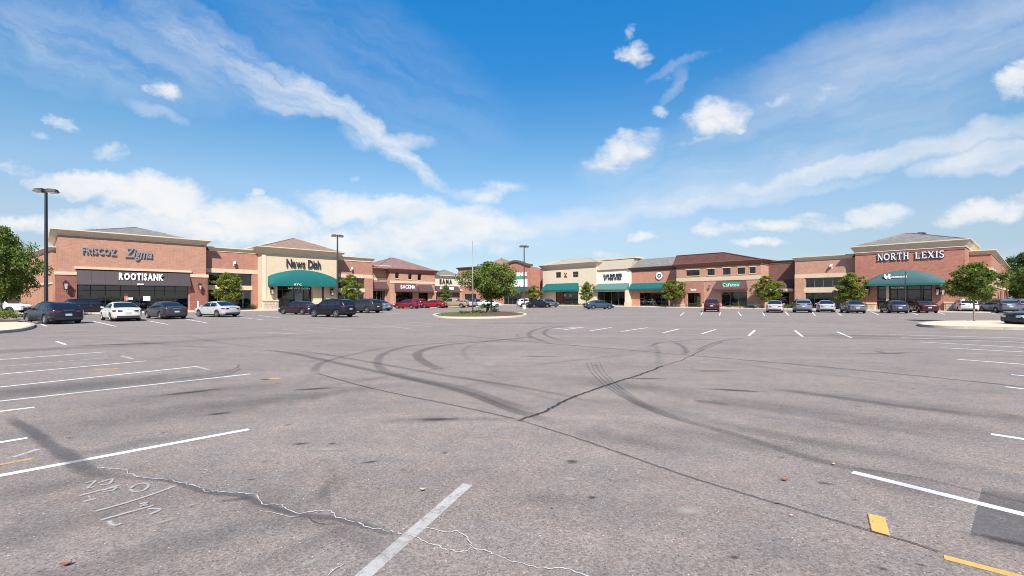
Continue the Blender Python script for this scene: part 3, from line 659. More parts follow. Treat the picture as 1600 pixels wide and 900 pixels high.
        if room:
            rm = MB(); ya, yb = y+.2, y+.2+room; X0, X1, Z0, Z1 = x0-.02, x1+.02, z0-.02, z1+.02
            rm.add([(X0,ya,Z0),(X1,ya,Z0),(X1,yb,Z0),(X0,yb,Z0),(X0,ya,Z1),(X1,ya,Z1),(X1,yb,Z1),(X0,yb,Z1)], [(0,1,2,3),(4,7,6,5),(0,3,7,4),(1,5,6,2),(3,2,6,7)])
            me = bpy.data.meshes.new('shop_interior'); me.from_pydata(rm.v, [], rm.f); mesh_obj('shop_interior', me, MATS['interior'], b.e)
        if room > 2 and show:
            ds = MB(); n = max(2, int((x1-x0)*1.1))
            for i in range(n):
                cx = RND.uniform(x0+.3, x1-.3); w = RND.uniform(.15, .6); h = RND.uniform(.4, 1.7); yy_ = RND.uniform(y+.5, y+room-.4)
                ds.box(max(x0+.05, cx-w/2), min(x1-.05, cx+w/2), yy_, yy_+.25, z0+.01, z0+min(h, (z1-z0)*.8))
            tag(b.part(ds, 'shop_display', 'display'), kind='stuff')
        return fr
    def awning(b, r, proj, m, val=.25, inset=0., name='awning', y=0., trim=None):
        x0, x1, z0, z1 = r; mb = MB(); f = y-proj; w = y-.02; n = max(2, int((x1-x0)/1.1))
        mb.add([(x0+inset,w,z1),(x1-inset,w,z1),(x1,f,z0+val),(x0,f,z0+val),(x0,f,z0),(x1,f,z0),(x1,w,z0),(x0,w,z0),(x1,w,z0+val),(x0,w,z0+val)],
               [(0,3,2,1),(3,4,5,2),(0,9,3),(1,2,8),(9,7,4,3),(2,5,6,8),(9,0,1,8),(7,9,8,6)])
        o = b.part(mb, name, m); rb = MB()
        for i in range(n+1):
            t = i/n; a = (x0+inset+(x1-x0-2*inset)*t, w, z1+.012); c = (x0+(x1-x0)*t, f, z0+val+.012); rb.tube([a, c], .014, 4)
        b.part(rb, 'awning_rib', m, o)
        if trim: b.box('awning_trim', trim, x0+.02, x1-.02, f-.012, f-.002, z0-.06, z0+.05, o)
        return o
    def dome_awning(b, r, zend, proj, m, val=.28, name='awning', mval=None):
        """barrel awning: arched where it meets the wall, straight valance at its outer edge"""
        x0, x1, z0, z1 = r; n, q = 24, 8; mb = MB(); mb.smooth = True
        for i in range(n+1):
            t = i/n; x = x0+(x1-x0)*t; top = zend+(z1-zend)*math.sin(math.pi*min(1, max(0, t)))**.80
            for j in range(q+1):
                a = j/q*math.pi/2; mb.v.append((x, -.02-proj*math.sin(a), z0+val+(top-z0-val)*math.cos(a)))
        for i in range(n):
            for j in range(q): k_ = i*(q+1)+j; mb.f.append((k_, k_+1, k_+q+2, k_+q+1))
        for i in (0, n):
            base = len(mb.v); mb.v.append((x0 if i == 0 else x1, -.02, z0+val)); mb.f += [(i*(q+1)+j, i*(q+1)+j+1, base) for j in range(q)]
        o = b.part(mb, name, m); vb = MB(); f = -.02-proj
        vb.box(x0, x1, f-.02, f+.01, z0, z0+val); vb.box(x0-.005, x0+.02, f+.012, -.02, z0, z0+val); vb.box(x1-.02, x1+.005, f+.012, -.02, z0, z0+val)
        b.part(vb, 'valance', mval or m, o)
        fr = MB(); fr.box(x0+.1, x1-.1, f+.1, f+.15, z0+.02, z0+.07); b.part(fr, 'awning_frame', 'dark_frame', o)
        return o
    def lantern(b, px, py, s=1., y=0.):
        x, z = b.X(px, y), b.Z(px, py, y); mb = MB()
        mb.box(x-.07*s, x+.07*s, y-.03, y, z-.10*s, z+.30*s); mb.tube([(x,y-.02,z+.25*s),(x,y-.16*s,z+.42*s),(x,y-.30*s,z+.36*s)], .025*s, 5)
        mb.hexa([(x-.16*s,y-.46*s,z+.22*s),(x+.16*s,y-.46*s,z+.22*s),(x+.16*s,y-.14*s,z+.22*s),(x-.16*s,y-.14*s,z+.22*s)], [(x-.03*s,y-.33*s,z+.40*s),(x+.03*s,y-.33*s,z+.40*s),(x+.03*s,y-.27*s,z+.40*s),(x-.03*s,y-.27*s,z+.40*s)])
        for sx in (-1, 1):
            for yy_ in (-.43, -.17): mb.tube([(x+sx*.13*s,y+yy_*s,z+.22*s),(x+sx*.09*s,y+yy_*s*.95,z-.26*s)], .018*s, 4)
        mb.box(x-.10*s, x+.10*s, y-.41*s, y-.19*s, z-.31*s, z-.26*s)
        o = b.part(mb, 'wall_lantern', 'bronze_metal'); gm = MB()
        gm.hexa([(x-.075*s,y-.38*s,z-.255*s),(x+.075*s,y-.38*s,z-.255*s),(x+.075*s,y-.22*s,z-.255*s),(x-.075*s,y-.22*s,z-.255*s)], [(x-.11*s,y-.41*s,z+.215*s),(x+.11*s,y-.41*s,z+.215*s),(x+.11*s,y-.19*s,z+.215*s),(x-.11*s,y-.19*s,z+.215*s)])
        b.part(gm, 'lantern_glass', 'lamp_lens', o)
    def floodlight(b, px, py, y=0.):
        x, z = b.X(px, y), b.Z(px, py, y); mb = MB()
        mb.box(x-.10, x+.10, y-.06, y, z-.45, z-.2); mb.tube([(x,y-.05,z-.3),(x-.05,y-.35,z-.15)], .05, 6)
        mb.hexa([(x-.22,y-.50,z-.20),(x+.06,y-.56,z-.15),(x+.14,y-.20,z-.12),(x-.16,y-.2,z-.10)], [(x-.12,y-.40,z+.18),(x+.14,y-.46,z+.26),(x+.16,y-.22,z+.28),(x-.10,y-.20,z+.20)])
        b.part(mb, 'floodlight', 'white_metal')
    def stone_base(b, r, p=.30, y=0., rows=3, cap='limestone'):
        x0, x1, z0, z1 = r
        o = b.box('stone_base', cap, x0, x1, y-p+.06, y+.02, 0, z1-.2)
        b.box('stone_cap', cap, x0-.06, x1+.06, y-p-.06, y+.02, z1-.2+.002, z1, o)
        h = (z1-.32-.14)/rows
        for i in range(rows):
            x = x0+.12
            while x < x1-.25:
                w = min(RND.uniform(.38, .75), x1-.10-x); b.box('stone', 'stone_block', x+.012, x+w-.012, y-p+.015-RND.uniform(0,.02), y-p+.07, .14+i*h+.012, .14+(i+1)*h-.012, o); x += w
    def letters(b, text, r, m, y=-.08, d=.05, shear=0., bold=.02, gap=.10, small=None, serif=False):
        """raised letters, each a mesh of its own, fitted into the rectangle r"""
        x0, x1, z0, z1 = r; items = []; X = 0.
        for i, ch in enumerate(text):
            if ch == ' ': X += .34; continue
            vs, fs, w = glyph(ch, bold, serif); sc = 1. if small is None or i == 0 or (i and text[i-1] == ' ') else small
            items.append((vs, fs, X, sc)); X += w*sc+gap
        tot = X-gap; sx = (x1-x0)/tot; sz = (z1-z0)/.72
        lo = min(v[1] for it in items for v in it[0]); lo = min(0, lo) if shear == 0 else 0
        for vs, fs, off, sc in items:
            mb = MB(); n = len(vs)
            P = [(x0+(off+v[0]*sc+shear*v[1]*sc)*sx, z0+v[1]*sc*sz) for v in vs]
            for (yy_, flip) in ((y-d, False), (y, True)):
                mb.v += [(p[0], yy_, p[1]) for p in P]
            for f in fs:
                mb.f.append(tuple(f)); mb.f.append(tuple(n+i for i in reversed(f)))
            cnt = {}
            for f in fs:
                for a, c in zip(f, f[1:]+f[:1]): cnt[(a, c)] = 1
            for (a, c) in cnt:
                if (c, a) not in cnt: mb.f.append((c, a, n+a, n+c))
            me = bpy.data.meshes.new('letter'); me.from_pydata(mb.v, [], mb.f); mesh_obj('letter', me, MATS[m], b.e)
GL = {}
SERIF = {   # strokes (width, points) in a box .72 high
 'N': ([(.055,[(.10,0),(.10,.72)]),(.13,[(.10,.70),(.56,.03)]),(.055,[(.56,0),(.56,.72)])], [(.02,.18,0),(.02,.16,.68),(.48,.64,.68)]),
 'O': ([(.11,[(.36+.30*math.cos(a*math.pi/8), .36+.31*math.sin(a*math.pi/8)) for a in range(17)])], []),
 'R': ([(.12,[(.14,0),(.14,.72)]),(.09,[(.14,.68),(.36,.68),(.45,.62),(.47,.53),(.44,.43),(.34,.37),(.14,.37)]),(.12,[(.30,.36),(.56,.0)])], [(.03,.26,0),(.03,.2,.68),(.46,.64,0)]),
 'T': ([(.12,[(.30,0),(.30,.70)]),(.08,[(.02,.68),(.58,.68)]),(.06,[(.04,.55),(.04,.70)]),(.06,[(.56,.55),(.56,.70)])], [(.18,.42,0)]),
 'H': ([(.12,[(.14,0),(.14,.72)]),(.12,[(.54,0),(.54,.72)]),(.07,[(.14,.37),(.54,.37)])], [(.03,.25,0),(.03,.25,.68),(.43,.65,0),(.43,.65,.68)]),
 'L': ([(.12,[(.14,0),(.14,.72)]),(.08,[(.14,.04),(.50,.04)]),(.06,[(.48,.02),(.50,.17)])], [(.03,.28,0),(.03,.25,.68)]),
 'E': ([(.12,[(.14,0),(.14,.72)]),(.08,[(.14,.04),(.50,.04)]),(.07,[(.14,.37),(.42,.37)]),(.08,[(.14,.68),(.48,.68)]),(.06,[(.49,.02),(.50,.16)]),(.06,[(.47,.56),(.47,.70)])], [(.03,.2,0),(.03,.2,.68)]),
 'X': ([(.13,[(.08,.70),(.54,.02)]),(.07,[(.52,.70),(.08,.02)])], [(.0,.2,.68),(.42,.62,.68),(.0,.18,0),(.44,.64,0)]),
 'I': ([(.12,[(.13,0),(.13,.72)])], [(.02,.24,0),(.02,.24,.68)]),
 'S': ([(.10,[(.44,.58),(.38,.66),(.26,.69),(.13,.65),(.08,.54),(.14,.44),(.32,.34),(.43,.24),(.42,.11),(.32,.04),(.19,.03),(.09,.09),(.05,.18)]),(.05,[(.44,.55),(.44,.70)]),(.05,[(.05,.03),(.05,.2)])], [])}
def stroke_glyph(ch):
    vs, fs = [], []; st, ser = SERIF[ch]
    for w, pts in st:
        k_ = len(vs); P = [Vector(q) for q in pts]; m_ = len(P)
        for i, a in enumerate(P):
            t = (P[min(i+1, m_-1)]-P[max(i-1, 0)]).normalized(); n = Vector((-t.y, t.x))*w/2; vs += [tuple(a-n), tuple(a+n)]
        fs += [[k_+2*i, k_+2*i+2, k_+2*i+3, k_+2*i+1] for i in range(m_-1)]
    for (a, c, z) in ser:
        k_ = len(vs); vs += [(a,z),(c,z),(c,z+.045),(a,z+.045)]; fs.append([k_, k_+1, k_+2, k_+3])
    return vs, fs, max(v[0] for v in vs)
def glyph(ch, bold, serif):
    key = (ch, bold, serif)
    if key not in GL:
        if serif and ch in SERIF: GL[key] = stroke_glyph(ch)
        else:
            cu = bpy.data.curves.new('letter', 'FONT'); cu.body = ch; cu.offset = bold; cu.resolution_u = 2; cu.fill_mode = 'FRONT'
            o = bpy.data.objects.new('letter', cu); C.objects.link(o); dg = bpy.context.evaluated_depsgraph_get()
            me = bpy.data.meshes.new_from_object(o.evaluated_get(dg)); vs = [tuple(v.co[:2]) for v in me.vertices]; fs = [list(p.vertices) for p in me.polygons]
            bpy.data.objects.remove(o); bpy.data.meshes.remove(me); bpy.data.curves.remove(cu)
            mn = min(v[0] for v in vs); vs = [(v[0]-mn, v[1]) for v in vs]
            area = sum((vs[f[0]][0]*(vs[f[1]][1]-vs[f[2]][1])+vs[f[1]][0]*(vs[f[2]][1]-vs[f[0]][1])+vs[f[2]][0]*(vs[f[0]][1]-vs[f[1]][1])) for f in fs)
            if area < 0: fs = [f[::-1] for f in fs]
            GL[key] = (vs, fs, max(v[0] for v in vs))
    return GL[key]

# ---- the row on the left
b = Bld(SL, 90, 322, 0., 'brick_shop', 'tall tan brick shop with a brown fascia and silver letters, at the left end')
zt = b.Z(206, 373.5); op = b.R(120.5, 294.5, 446, 489); op = (op[0], op[1], .02, op[3])
b.wall(zt, 'tan_brick', [op], 16)
b.cornice(zt, b.Z(206, 366.5), .06, .55, 'tan_trim', 16)
b.hip(.8, b.W-.6, .8, 15, b.Z(206, 367)-.12, [(b.X(214, 8), 8, b.Z(214, 355.5, 8))], 'grey_shingle')
for pl, pr, yt in ((90, 120, 429.5), (297, 322, 433.5)):
    r = b.R(pl, pr, yt, 489); o = b.box('pier', 'red_brick', r[0]-(.14 if pl < 100 else 0), r[1]+(.14 if pr > 300 else 0), -.14, 3. if pl < 100 else .6, 0, r[3])
    z2 = b.Z((pl+pr)/2, yt-5); b.box('pier_cap', 'limestone', r[0]-(.24 if pl < 100 else 0), r[1]+(.24 if pr > 300 else 0), -.22, 3.1 if pl < 100 else .7, r[3]+.002, z2, o)
fb = b.R(120, 296, 423, 446.5); b.band((fb[0]-.2, fb[1]+.2, fb[3], b.Z(208, 419.5)), 'limestone', .20)
b.awning((fb[0], fb[1], fb[2], fb[3]-.01), .75, 'brown_metal', .10, 0., 'fascia_awning')
Xp = lambda q: b.X(60+q/5.)
b.window(op, 1, xs=[op[0], Xp(408), Xp(524), Xp(642), Xp(790), Xp(912), Xp(985), Xp(1070), op[1]], zsplit=b.Z(205, 454), fw=.09, name='shopfront')
dr = b.box('door', 'dark_frame', Xp(668), Xp(782), .14, .158, .03, .22); b.box('door_handle', 'chrome', Xp(770), Xp(772), .08, .10, .9, 1.3, dr)
b.box('window_poster', 'orange_poster', Xp(672), Xp(700), .19, .20, b.Z(205, 470), b.Z(205, 458)); b.box('window_poster', 'poster', Xp(820), Xp(876), .19, .20, b.Z(205, 470), b.Z(205, 462.5)); b.box('window_poster', 'white_letter', Xp(690), Xp(740), .19, .20, b.Z(205, 468), b.Z(205, 465))
b.letters('FRISCOZ', b.R(128, 181, 387.0, 397.5), 'silver_letter', -.10, .09, bold=.03)
b.letters('Zigma', b.R(194.5, 237, 387.5, 402.5), 'silver_letter', -.10, .09, shear=.25, bold=.02, gap=.03, small=.95)
b.letters('ROOTISANK', b.R(185.5, 255, 427.2, 437.5, -.42), 'white_letter', -.50, .09, bold=.045)
b.box('door_number', 'white_letter', Xp(765), Xp(815), -.81, -.785, b.Z(218, 445.2, -.75), b.Z(218, 443.2, -.75))
b.lantern(102.5, 446.5, 1.5, -.14); b.lantern(311.5, 448.5, 1.3, -.14)
mb = MB(); mb.box(-.03, 0, .5, .8, b.Z(92, 390), b.Z(92, 384)); mb.box(-.03, 0, .5, .8, b.Z(92, 408), b.Z(92, 394)); b.part(mb, 'wall_vent', 'grey_frame')

# its side wing, running back on the left
WG = Strip(at(37, 68.)[:2], math.atan2(at(82, 54.5).y-at(37, 68).y, at(82, 54.5).x-at(37, 68).x))
b = Bld(WG, 37, 82, 0., 'brick_side_wing', 'long low brick side wing with pilasters behind the tall lamp post', 'building')
zt = b.Z(60, 396.5); b.wall(zt, 'tan_brick_warm', (), 12); b.cornice(zt, b.Z(60, 393), .05, .4, 'tan_trim', 12)
b.band((0, b.W, b.Z(60, 446), b.Z(60, 443.5)), 'limestone', .10)
for i in range(7):
    x = b.W*(i+.15)/7; o = b.box('pilaster', 'tan_brick_warm', x, x+.9, -.35, .02, 0, b.Z(60, 448)); b.box('pilaster_cap', 'copper_trim', x-.06, x+.96, -.42, .02, b.Z(60, 448)+.002, b.Z(60, 446)-.002, o)

b = Bld(SL, 322, 409, 1.0, 'brick_shop', 'low brick shop between the tan corner shop and the cream gabled shop')
b.x0 -= .0; zt = b.Z(365, 393); ou = b.R(326, 393, 427, 446); ol = b.R(326, 393, 453, 489); ol = (ol[0], ol[1], .12, ol[3])
b.wall(zt, 'orange_brick', [ou, ol], 14, x0=-.06, x1=b.W+.3); b.cornice(zt, b.Z(365, 388), .05, .32, 'tan_trim', 14, x0=.4, x1=b.W-.1)
b.band((0, b.W, b.Z(365, 427)+.002, b.Z(365, 420.5)), 'limestone', .10); b.band((0, ou[1]+.1, ol[3]+.002, ou[2]-.002), 'limestone', .07)
r = b.R(394, 409, 428, 489); b.box('pilaster', 'rose_brick', r[0], r[1], -.12, .02, 0, r[3])
b.window(ou, 5, g='upper_glass', room=1.5); b.window(ol, 5, name='shopfront', m='grey_frame'); b.floodlight(365.5, 411)

b = Bld(SL, 409, 528, -.7, 'cream_shop', 'cream stucco shop with a hipped brown roof and rounded green awning')
zt = b.Z(468, 398.5); op = b.R(433.5, 489.5, 447, 486); op = (op[0], op[1], .04, op[3])
b.wall(zt, 'cream_stucco', [op], 12, rec=.9); b.cornice(zt, b.Z(468, 389.5), .10, .85, 'tan_trim', 12)
b.hip(-.6, b.W+.6, -.6, 12.6, b.Z(468, 390)-.06, [(b.X(459, 5.8), 5.8, b.Z(459, 372.5, 5.8))], 'brown_shingle')
b.band((0, b.X(415), 0, zt-.2), 'pale_stucco', .10, 'corner_strip')
b.dome_awning((b.X(418.5), b.X(523), b.Z(470, 447.8), b.Z(470, 421.8)), b.Z(470, 433.5), 1.3, 'green_fabric', .22)
b.letters('ETC', b.R(460, 471, 443.2, 445.8, -1.3), 'white_letter', -1.345, .02)
xs = [op[0], b.X(444), b.X(462.5), b.X(477.5), op[1]]
b.window(op, 1, xs=xs, y=.75, zsplit=b.Z(462, 452), fw=.12, name='shopfront')
dr = b.box('door', 'dark_frame', b.X(463.5), b.X(476.5), .73, .748, .05, .25); b.box('door_handle', 'chrome', b.X(474), b.X(474.4), .66, .69, 1., 1.35, dr)
b.letters('NEWS DISH', b.R(450, 484, 449.5, 452, .75), 'white_letter', .74, .02)
b.box('window_poster', 'poster', b.X(464.5), b.X(475), .79, .80, b.Z(470, 470), b.Z(470, 458))
b.box('post', 'bronze_metal', b.X(500.5), b.X(502.8), -.75, -.60, 0, b.Z(501, 447))
b.stone_base(b.R(410, 434, 468.5, 486), .32); b.stone_base(b.R(505, 525, 472, 486), .32)
b.letters('News Dish', b.R(447, 500.5, 405.5, 418.5), 'dark_letter', -.10, .10, bold=.02, gap=.04)
b.lantern(423.5, 455.5, 1.6); b.lantern(517, 457, 1.6)

b = Bld(SL, 528, 582, .6, 'brick_shop', 'low brick shop to the right of the cream shop with the rounded awning')
zt = b.Z(555, 407); ou = b.R(528.5, 569, 434.5, 450.5); ol = b.R(528.5, 569, 456.5, 484); ol = (ol[0], ol[1], .12, ol[3])
b.wall(zt, 'orange_brick', [ou, ol], 13, x0=-.06); b.cornice(zt, b.Z(555, 401.5), .05, .35, 'tan_trim', 13)
b.band((0, b.W, b.Z(555, 434.3), b.Z(555, 428.5)), 'limestone', .10); b.band((0, ou[1]+.1, ol[3]+.002, ou[2]-.002), 'limestone', .07)
r = b.R(570, 582, 435, 484); b.box('pilaster', 'orange_brick', r[0], r[1], -.12, .02, 0, r[3])
b.window(ou, 4, g='upper_glass', room=1.5); b.window(ol, 4, name='shopfront', m='grey_frame'); b.floodlight(548.5, 419.5)

b = Bld(SL, 582, 609, 1.1, 'brick_shop', 'narrow tan brick bay with one dark awning, beside the plum roofed shop')
zt = b.Z(595, 417.5); op = b.R(583, 602, 454, 480); op = (op[0], op[1], .1, op[3])
b.wall(zt, 'tan_brick_warm', [op], 9, x0=-.06, x1=b.W+.3); b.cornice(zt, b.Z(595, 414.5), .04, .2, 'tan_trim', 8.9, x0=.3, x1=b.W-.05)
b.awning(b.R(582.5, 607, 440.5, 452.5), .9, 'maroon_fabric', .2); b.window(op, 3, name='shopfront', m='grey_frame'); b.band((0, b.W, b.Z(595, 438.5), b.Z(595, 434.5)), 'limestone', .08)

b = Bld(SL, 609, 679, 0., 'brick_shop', 'tan brick shop with a plum hipped roof and three small upper windows')
zt = b.Z(645, 426.5); o1 = b.R(618.5, 645, 456.5, 479); o2 = b.R(654, 669, 457.5, 479); o1 = (o1[0], o1[1], .1, o1[3]); o2 = (o2[0], o2[1], .1, o2[3])
ws_ = [b.R(617.5, 623.3, 425.8, 435), b.R(638, 643.3, 427, 436.3), b.R(652.6, 658.2, 428.5, 437.6)]
b.wall(zt, 'tan_brick_warm', [o1, o2]+ws_, 13); b.cornice(zt, b.Z(645, 421), .06, .6, 'copper_trim', 13)
b.hip(b.X(584), b.W+.5, -.5, 13, b.Z(645, 421.5)-.08, [(b.X(609, 6), 6, b.Z(610, 403.2, 6)), (b.X(617, 6), 6, b.Z(613, 403.2, 6))], 'plum_shingle')
b.band((0, b.W, b.Z(645, 443), b.Z(645, 439.5)), 'limestone', .07)
for w_ in ws_: b.window(w_, 1, 1, g='upper_glass', room=1.2, sill='limestone')
b.window(o1, 3, name='shopfront'); b.window(o2, 2, name='shopfront')
b.awning(b.R(616.5, 649.5, 443.5, 456), .9, 'maroon_fabric', .25); b.awning(b.R(652, 674, 445.3, 457), .9, 'maroon_fabric', .25)
b.letters('BACKNA', b.R(626, 648.5, 445, 451, -.6), 'white_letter', -.62, .05, bold=.015)
r = b.R(674.5, 679, 457, 480); o = b.box('pier', 'tan_brick_warm', r[0], r[1], -.5, .02, 0, r[3]); b.box('pier_cap', 'limestone', r[0]-.1, r[1]+.1, -.6, .02, r[3]+.002, r[3]+.3, o)

b = Bld(SL, 679, 718, .4, 'cream_shop', 'small cream shop with a grey hipped roof, at the far end of the left row')
zt = b.Z(698, 433); b.wall(zt, 'pale_stucco', (), 11, x0=-.06); b.cornice(zt, b.Z(698, 430.3), .04, .4, 'tan_trim', 11)
b.hip(-.3, b.W+.3, -.3, 11, b.Z(698, 430.5)-.04, [(b.X(694, 5), 5, b.Z(694, 421.6, 5))], 'grey_shingle')
b.band((0, b.W, 0, b.Z(698, 457)), 'dark_brick', .08, 'brick_base'); b.awning(b.R(679.5, 716, 447, 457), .8, 'maroon_fabric', .2)
b.letters('EAMA', b.R(686.5, 706, 436.6, 443), 'dark_letter', -.06, .08, bold=.05, gap=.18)
b.box('awning_sign', 'white_letter', b.X(687, -.5), b.X(691, -.5), -.72, -.6, b.Z(690, 452, -.6), b.Z(690, 448, -.6)); b.box('awning_sign', 'white_letter', b.X(701, -.5), b.X(708, -.5), -.72, -.6, b.Z(704, 452.5, -.6), b.Z(704, 448.5, -.6))

# ---- the corner block with the arched parapet
b = Bld(SG, 716, 833, 0., 'arched_brick_shop', 'red brick corner shop with an arched parapet, behind the island tree')
zt = b.Z(740, 420); xa = b.X(785); op = b.R(790, 818, 458, 478); op = (op[0], op[1], .05, op[3])
b.wall(zt, 'orange_brick', [b.R(726, 744, 459, 478)[:2]+(.05, b.Z(735, 459))], 14, x1=xa)
b.cornice(zt, b.Z(740, 416.8), .05, .5, 'brown_trim', 14, x1=xa-.2)
zs_ = b.Z(809, 415.5); zc = b.Z(809, 409.5); zl = b.Z(809, 417)
b.wall(zl-.4, 'rose_brick', [op], 3.6, x0=xa, y=-.8)
n = 20; tp = []
for i in range(n+1):
    t = i/n; tp.append((xa+(b.W-xa)*t, zl+(zc-zl)*(.5-.5*math.cos(2*math.pi*t))))
mb = MB(); mb.slab([(xa, zl-.42)]+[(p[0], p[1]) for p in tp]+[(b.W, zl-.42)], -.8, -.2); b.part(mb, 'arched_parapet', 'rose_brick')
mb = MB()
for (p, q) in zip(tp, tp[1:]): mb.slab([(p[0], p[1]), (q[0]+.01, q[1]), (q[0]+.01, q[1]+.45), (p[0], p[1]+.45)], -1.15, -.1)
b.part(mb, 'parapet_coping', 'brown_trim')
b.hip(b.X(755, 4), b.X(800, 4), 2, 12, zt, [(b.X(784, 7), 7, b.Z(784, 403.2, 7))], 'brown_shingle')
r = b.R(799, 824, 426, 448, -.8); b.box('sign_board', 'white_letter', r[0], r[1], -.9, -.81, r[2], b.Z(811, 437)); b.box('sign_stripe', 'green_letter', r[0]+.2, r[1]-.8, -.92, -.81, b.Z(811, 437)+.01, b.Z(811, 432.5))
b.letters('VINE', (r[0]+.1, r[1]-.1, b.Z(811, 431.5), b.Z(811, 426.3)), 'white_letter', -.82, .1, bold=.06)
b.awning(b.R(805, 832, 448.8, 456.5, -.8), 1.1, 'dark_green_fabric', .3, y=-.8); b.window(op, 4, y=-.6, name='shopfront', m='grey_frame')
b.window(b.R(726, 744, 459, 478)[:2]+(.05, b.Z(735, 459)), 3, name='shopfront')
b.band(b.R(716.5, 737, 435.5, 447.5), 'limestone', .12, 'sign_band'); b.letters('ALESSA', b.R(720, 736, 440.5, 445), 'bronze_metal', -.14, .05, bold=.03); b.band((xa-4, xa, b.Z(780, 424), b.Z(780, 419)), 'cream_stucco', .06)
r = b.R(771, 788, 459, 478); b.box('pier', 'orange_brick', r[0], r[1]-.4, -1.3, -.02, 0, r[3]); r = b.R(716, 722, 455, 478); o = b.box('pier', 'tan_brick_warm', r[0], r[1], -.7, -.02, 0, r[3]); b.box('pier_cap', 'limestone', r[0]-.15, r[1]+.15, -.85, -.02, r[3]+.002, r[3]+.5, o)

# ---- the row on the right
b = Bld(SR, 831, 849, 3.2, 'brick_link', 'narrow recessed red brick link beside the cream shop, far back', 'building')
zt = b.Z(840, 422); b.wall(zt, 'rose_brick', (), 9); b.cornice(zt, b.Z(840, 420), .03, .15, 'tan_trim', 9)

b = Bld(SR, 848, 932, 0., 'cream_shop', 'cream shop with two small square windows and a sloped green awning')
zt = b.Z(890, 418); op = b.R(868, 903.5, 455.5, 481); op = (op[0], op[1], .1, op[3]); ws_ = [b.R(868.2, 876.3, 425.3, 434), b.R(894.6, 903.6, 424.3, 433.2)]
b.wall(zt, 'pale_stucco', [op]+ws_, 13); b.cornice(zt, b.Z(890, 411.6), .08, .75, 'tan_trim', 13)
b.hip(-.3, b.W+.2, -.3, 12, b.Z(890, 412)-.06, [(b.X(876, 5), 5, b.Z(876, 407, 5)), (b.X(922, 5), 5, b.Z(922, 403.6, 5))], 'roof_metal')
for w_ in ws_: b.window(w_, 2, 2, g='upper_glass', room=1.2, m='grey_frame')
b.window(op, 3, name='shopfront'); b.awning(b.R(852.5, 905, 442.8, 455), 1.6, 'green_fabric', .35, .25)
mb = MB(); x, z = b.X(884), b.Z(884, 432.5); mb.slab([(x-.5,z),(x+.5,z-.1),(x+.5,z+.12),(x-.1,z+.2),(x+.45,z+.85),(x+.25,z+.95),(x-.35,z+.25)], -.12, -.02); mb.slab([(x-.5,z+.8),(x-.3,z+.7),(x-.15,z+1.0),(x-.3,z+1.05)], -.12, -.02); b.part(mb, 'wall_emblem', 'red_letter')
b.band((0, b.W, b.Z(890, 448), b.Z(890, 446)), 'limestone', .05)
b.box('window_poster', 'poster', b.X(880), b.X(884), .20, .21, b.Z(882, 463), b.Z(882, 459)); b.box('window_poster', 'poster', b.X(888), b.X(893), .20, .21, b.Z(890, 463.5), b.Z(890, 459.5))

b = Bld(SR, 932, 986, .35, 'white_shop', 'white fronted shop with two lines of black letters and pale green canopy')
zt = b.Z(959, 422); op = b.R(932.3, 978, 455.5, 481); op = (op[0], op[1], .1, op[3])
b.wall(zt, 'white_stucco', [op], 13, x0=-.06); b.cornice(zt, b.Z(959, 420), .04, .25, 'tan_trim', 13, x0=.3, x1=b.W-.1)
mb = MB(); z0_, z1_ = b.Z(959, 420.2), b.Z(959, 406.3)+.2; mb.hexa([(0,-.2,z0_),(b.W,-.2,z0_),(b.W,4,z0_),(0,4,z0_)], [(0,1.2,z1_),(b.W,1.2,z1_),(b.W,4,z1_),(0,4,z1_)]); b.part(mb, 'roof', 'roof_metal'); b.box('roof_coping', 'tan_trim', -.05, b.W+.4, 1.0, 4, z1_+.002, z1_+.28)
b.letters('BAN BNB BEER', b.R(943.5, 972.5, 428, 432.2), 'dark_letter', -.06, .06, bold=.05, gap=.08); b.letters('BY WINE WORK', b.R(944.5, 971.5, 433.3, 437.2), 'dark_letter', -.06, .06, bold=.05, gap=.08)
b.awning(b.R(931.5, 983, 443, 453.8), 1.1, 'faded_green_fabric', .3, name='canopy', trim='dark_green_fabric'); b.window(op, 4, name='shopfront', m='grey_frame')
r = b.R(981, 986, 453, 481); o = b.box('pier', 'pale_stucco', r[0], r[1], -1.1, -.02, 0, r[3]); b.box('pier_base', 'limestone', r[0]-.08, r[1]+.08, -1.2, -.02, 0, .9, o)

b = Bld(SR, 986, 1057, .5, 'brick_shop', 'red brick shop with grey shingle roof and a round white emblem')
zt = b.Z(1020, 422); op = b.R(999.5, 1044.5, 457, 482); op = (op[0], op[1], .1, op[3])
b.wall(zt, 'salmon_brick', [op], 13, x0=-.06, x1=b.W+.3); b.cornice(zt, b.Z(1020, 416.6), .05, .5, 'brown_trim', 13, x0=.1, x1=b.W-.55)
mb = MB(); z0_, z1_ = b.Z(1020, 416.8), b.Z(1020, 403.6, 3); mb.hexa([(-.1,-.4,z0_),(b.W,-.4,z0_),(b.W,8,z0_),(-.1,8,z0_)], [(-.1,3.2,z1_),(b.W,3.2,z1_),(b.W,4.5,z1_),(-.1,4.5,z1_)]); b.part(mb, 'roof', 'grey_shingle')
b.awning(b.R(986.5, 1043, 442, 453), 1.1, 'green_fabric', .3, name='canopy', trim='dark_green_fabric'); b.window(op, 4, name='shopfront')
cx, cz = b.X(1030.5), b.Z(1030.5, 430.8); rr = b.Z(1030.5, 424.8)-cz
mb = MB(); mb.lathe([(0,-.14),(rr,-.14),(rr,-.02)], 28, 'y', (cx,0,cz)); o = b.part(mb, 'round_emblem', 'white_letter')
mb = MB(); mb.lathe([(rr*.99,-.145),(rr*1.08,-.145),(rr*1.08,-.02)], 28, 'y', (cx,0,cz)); b.part(mb, 'emblem_ring', 'navy_letter', o)
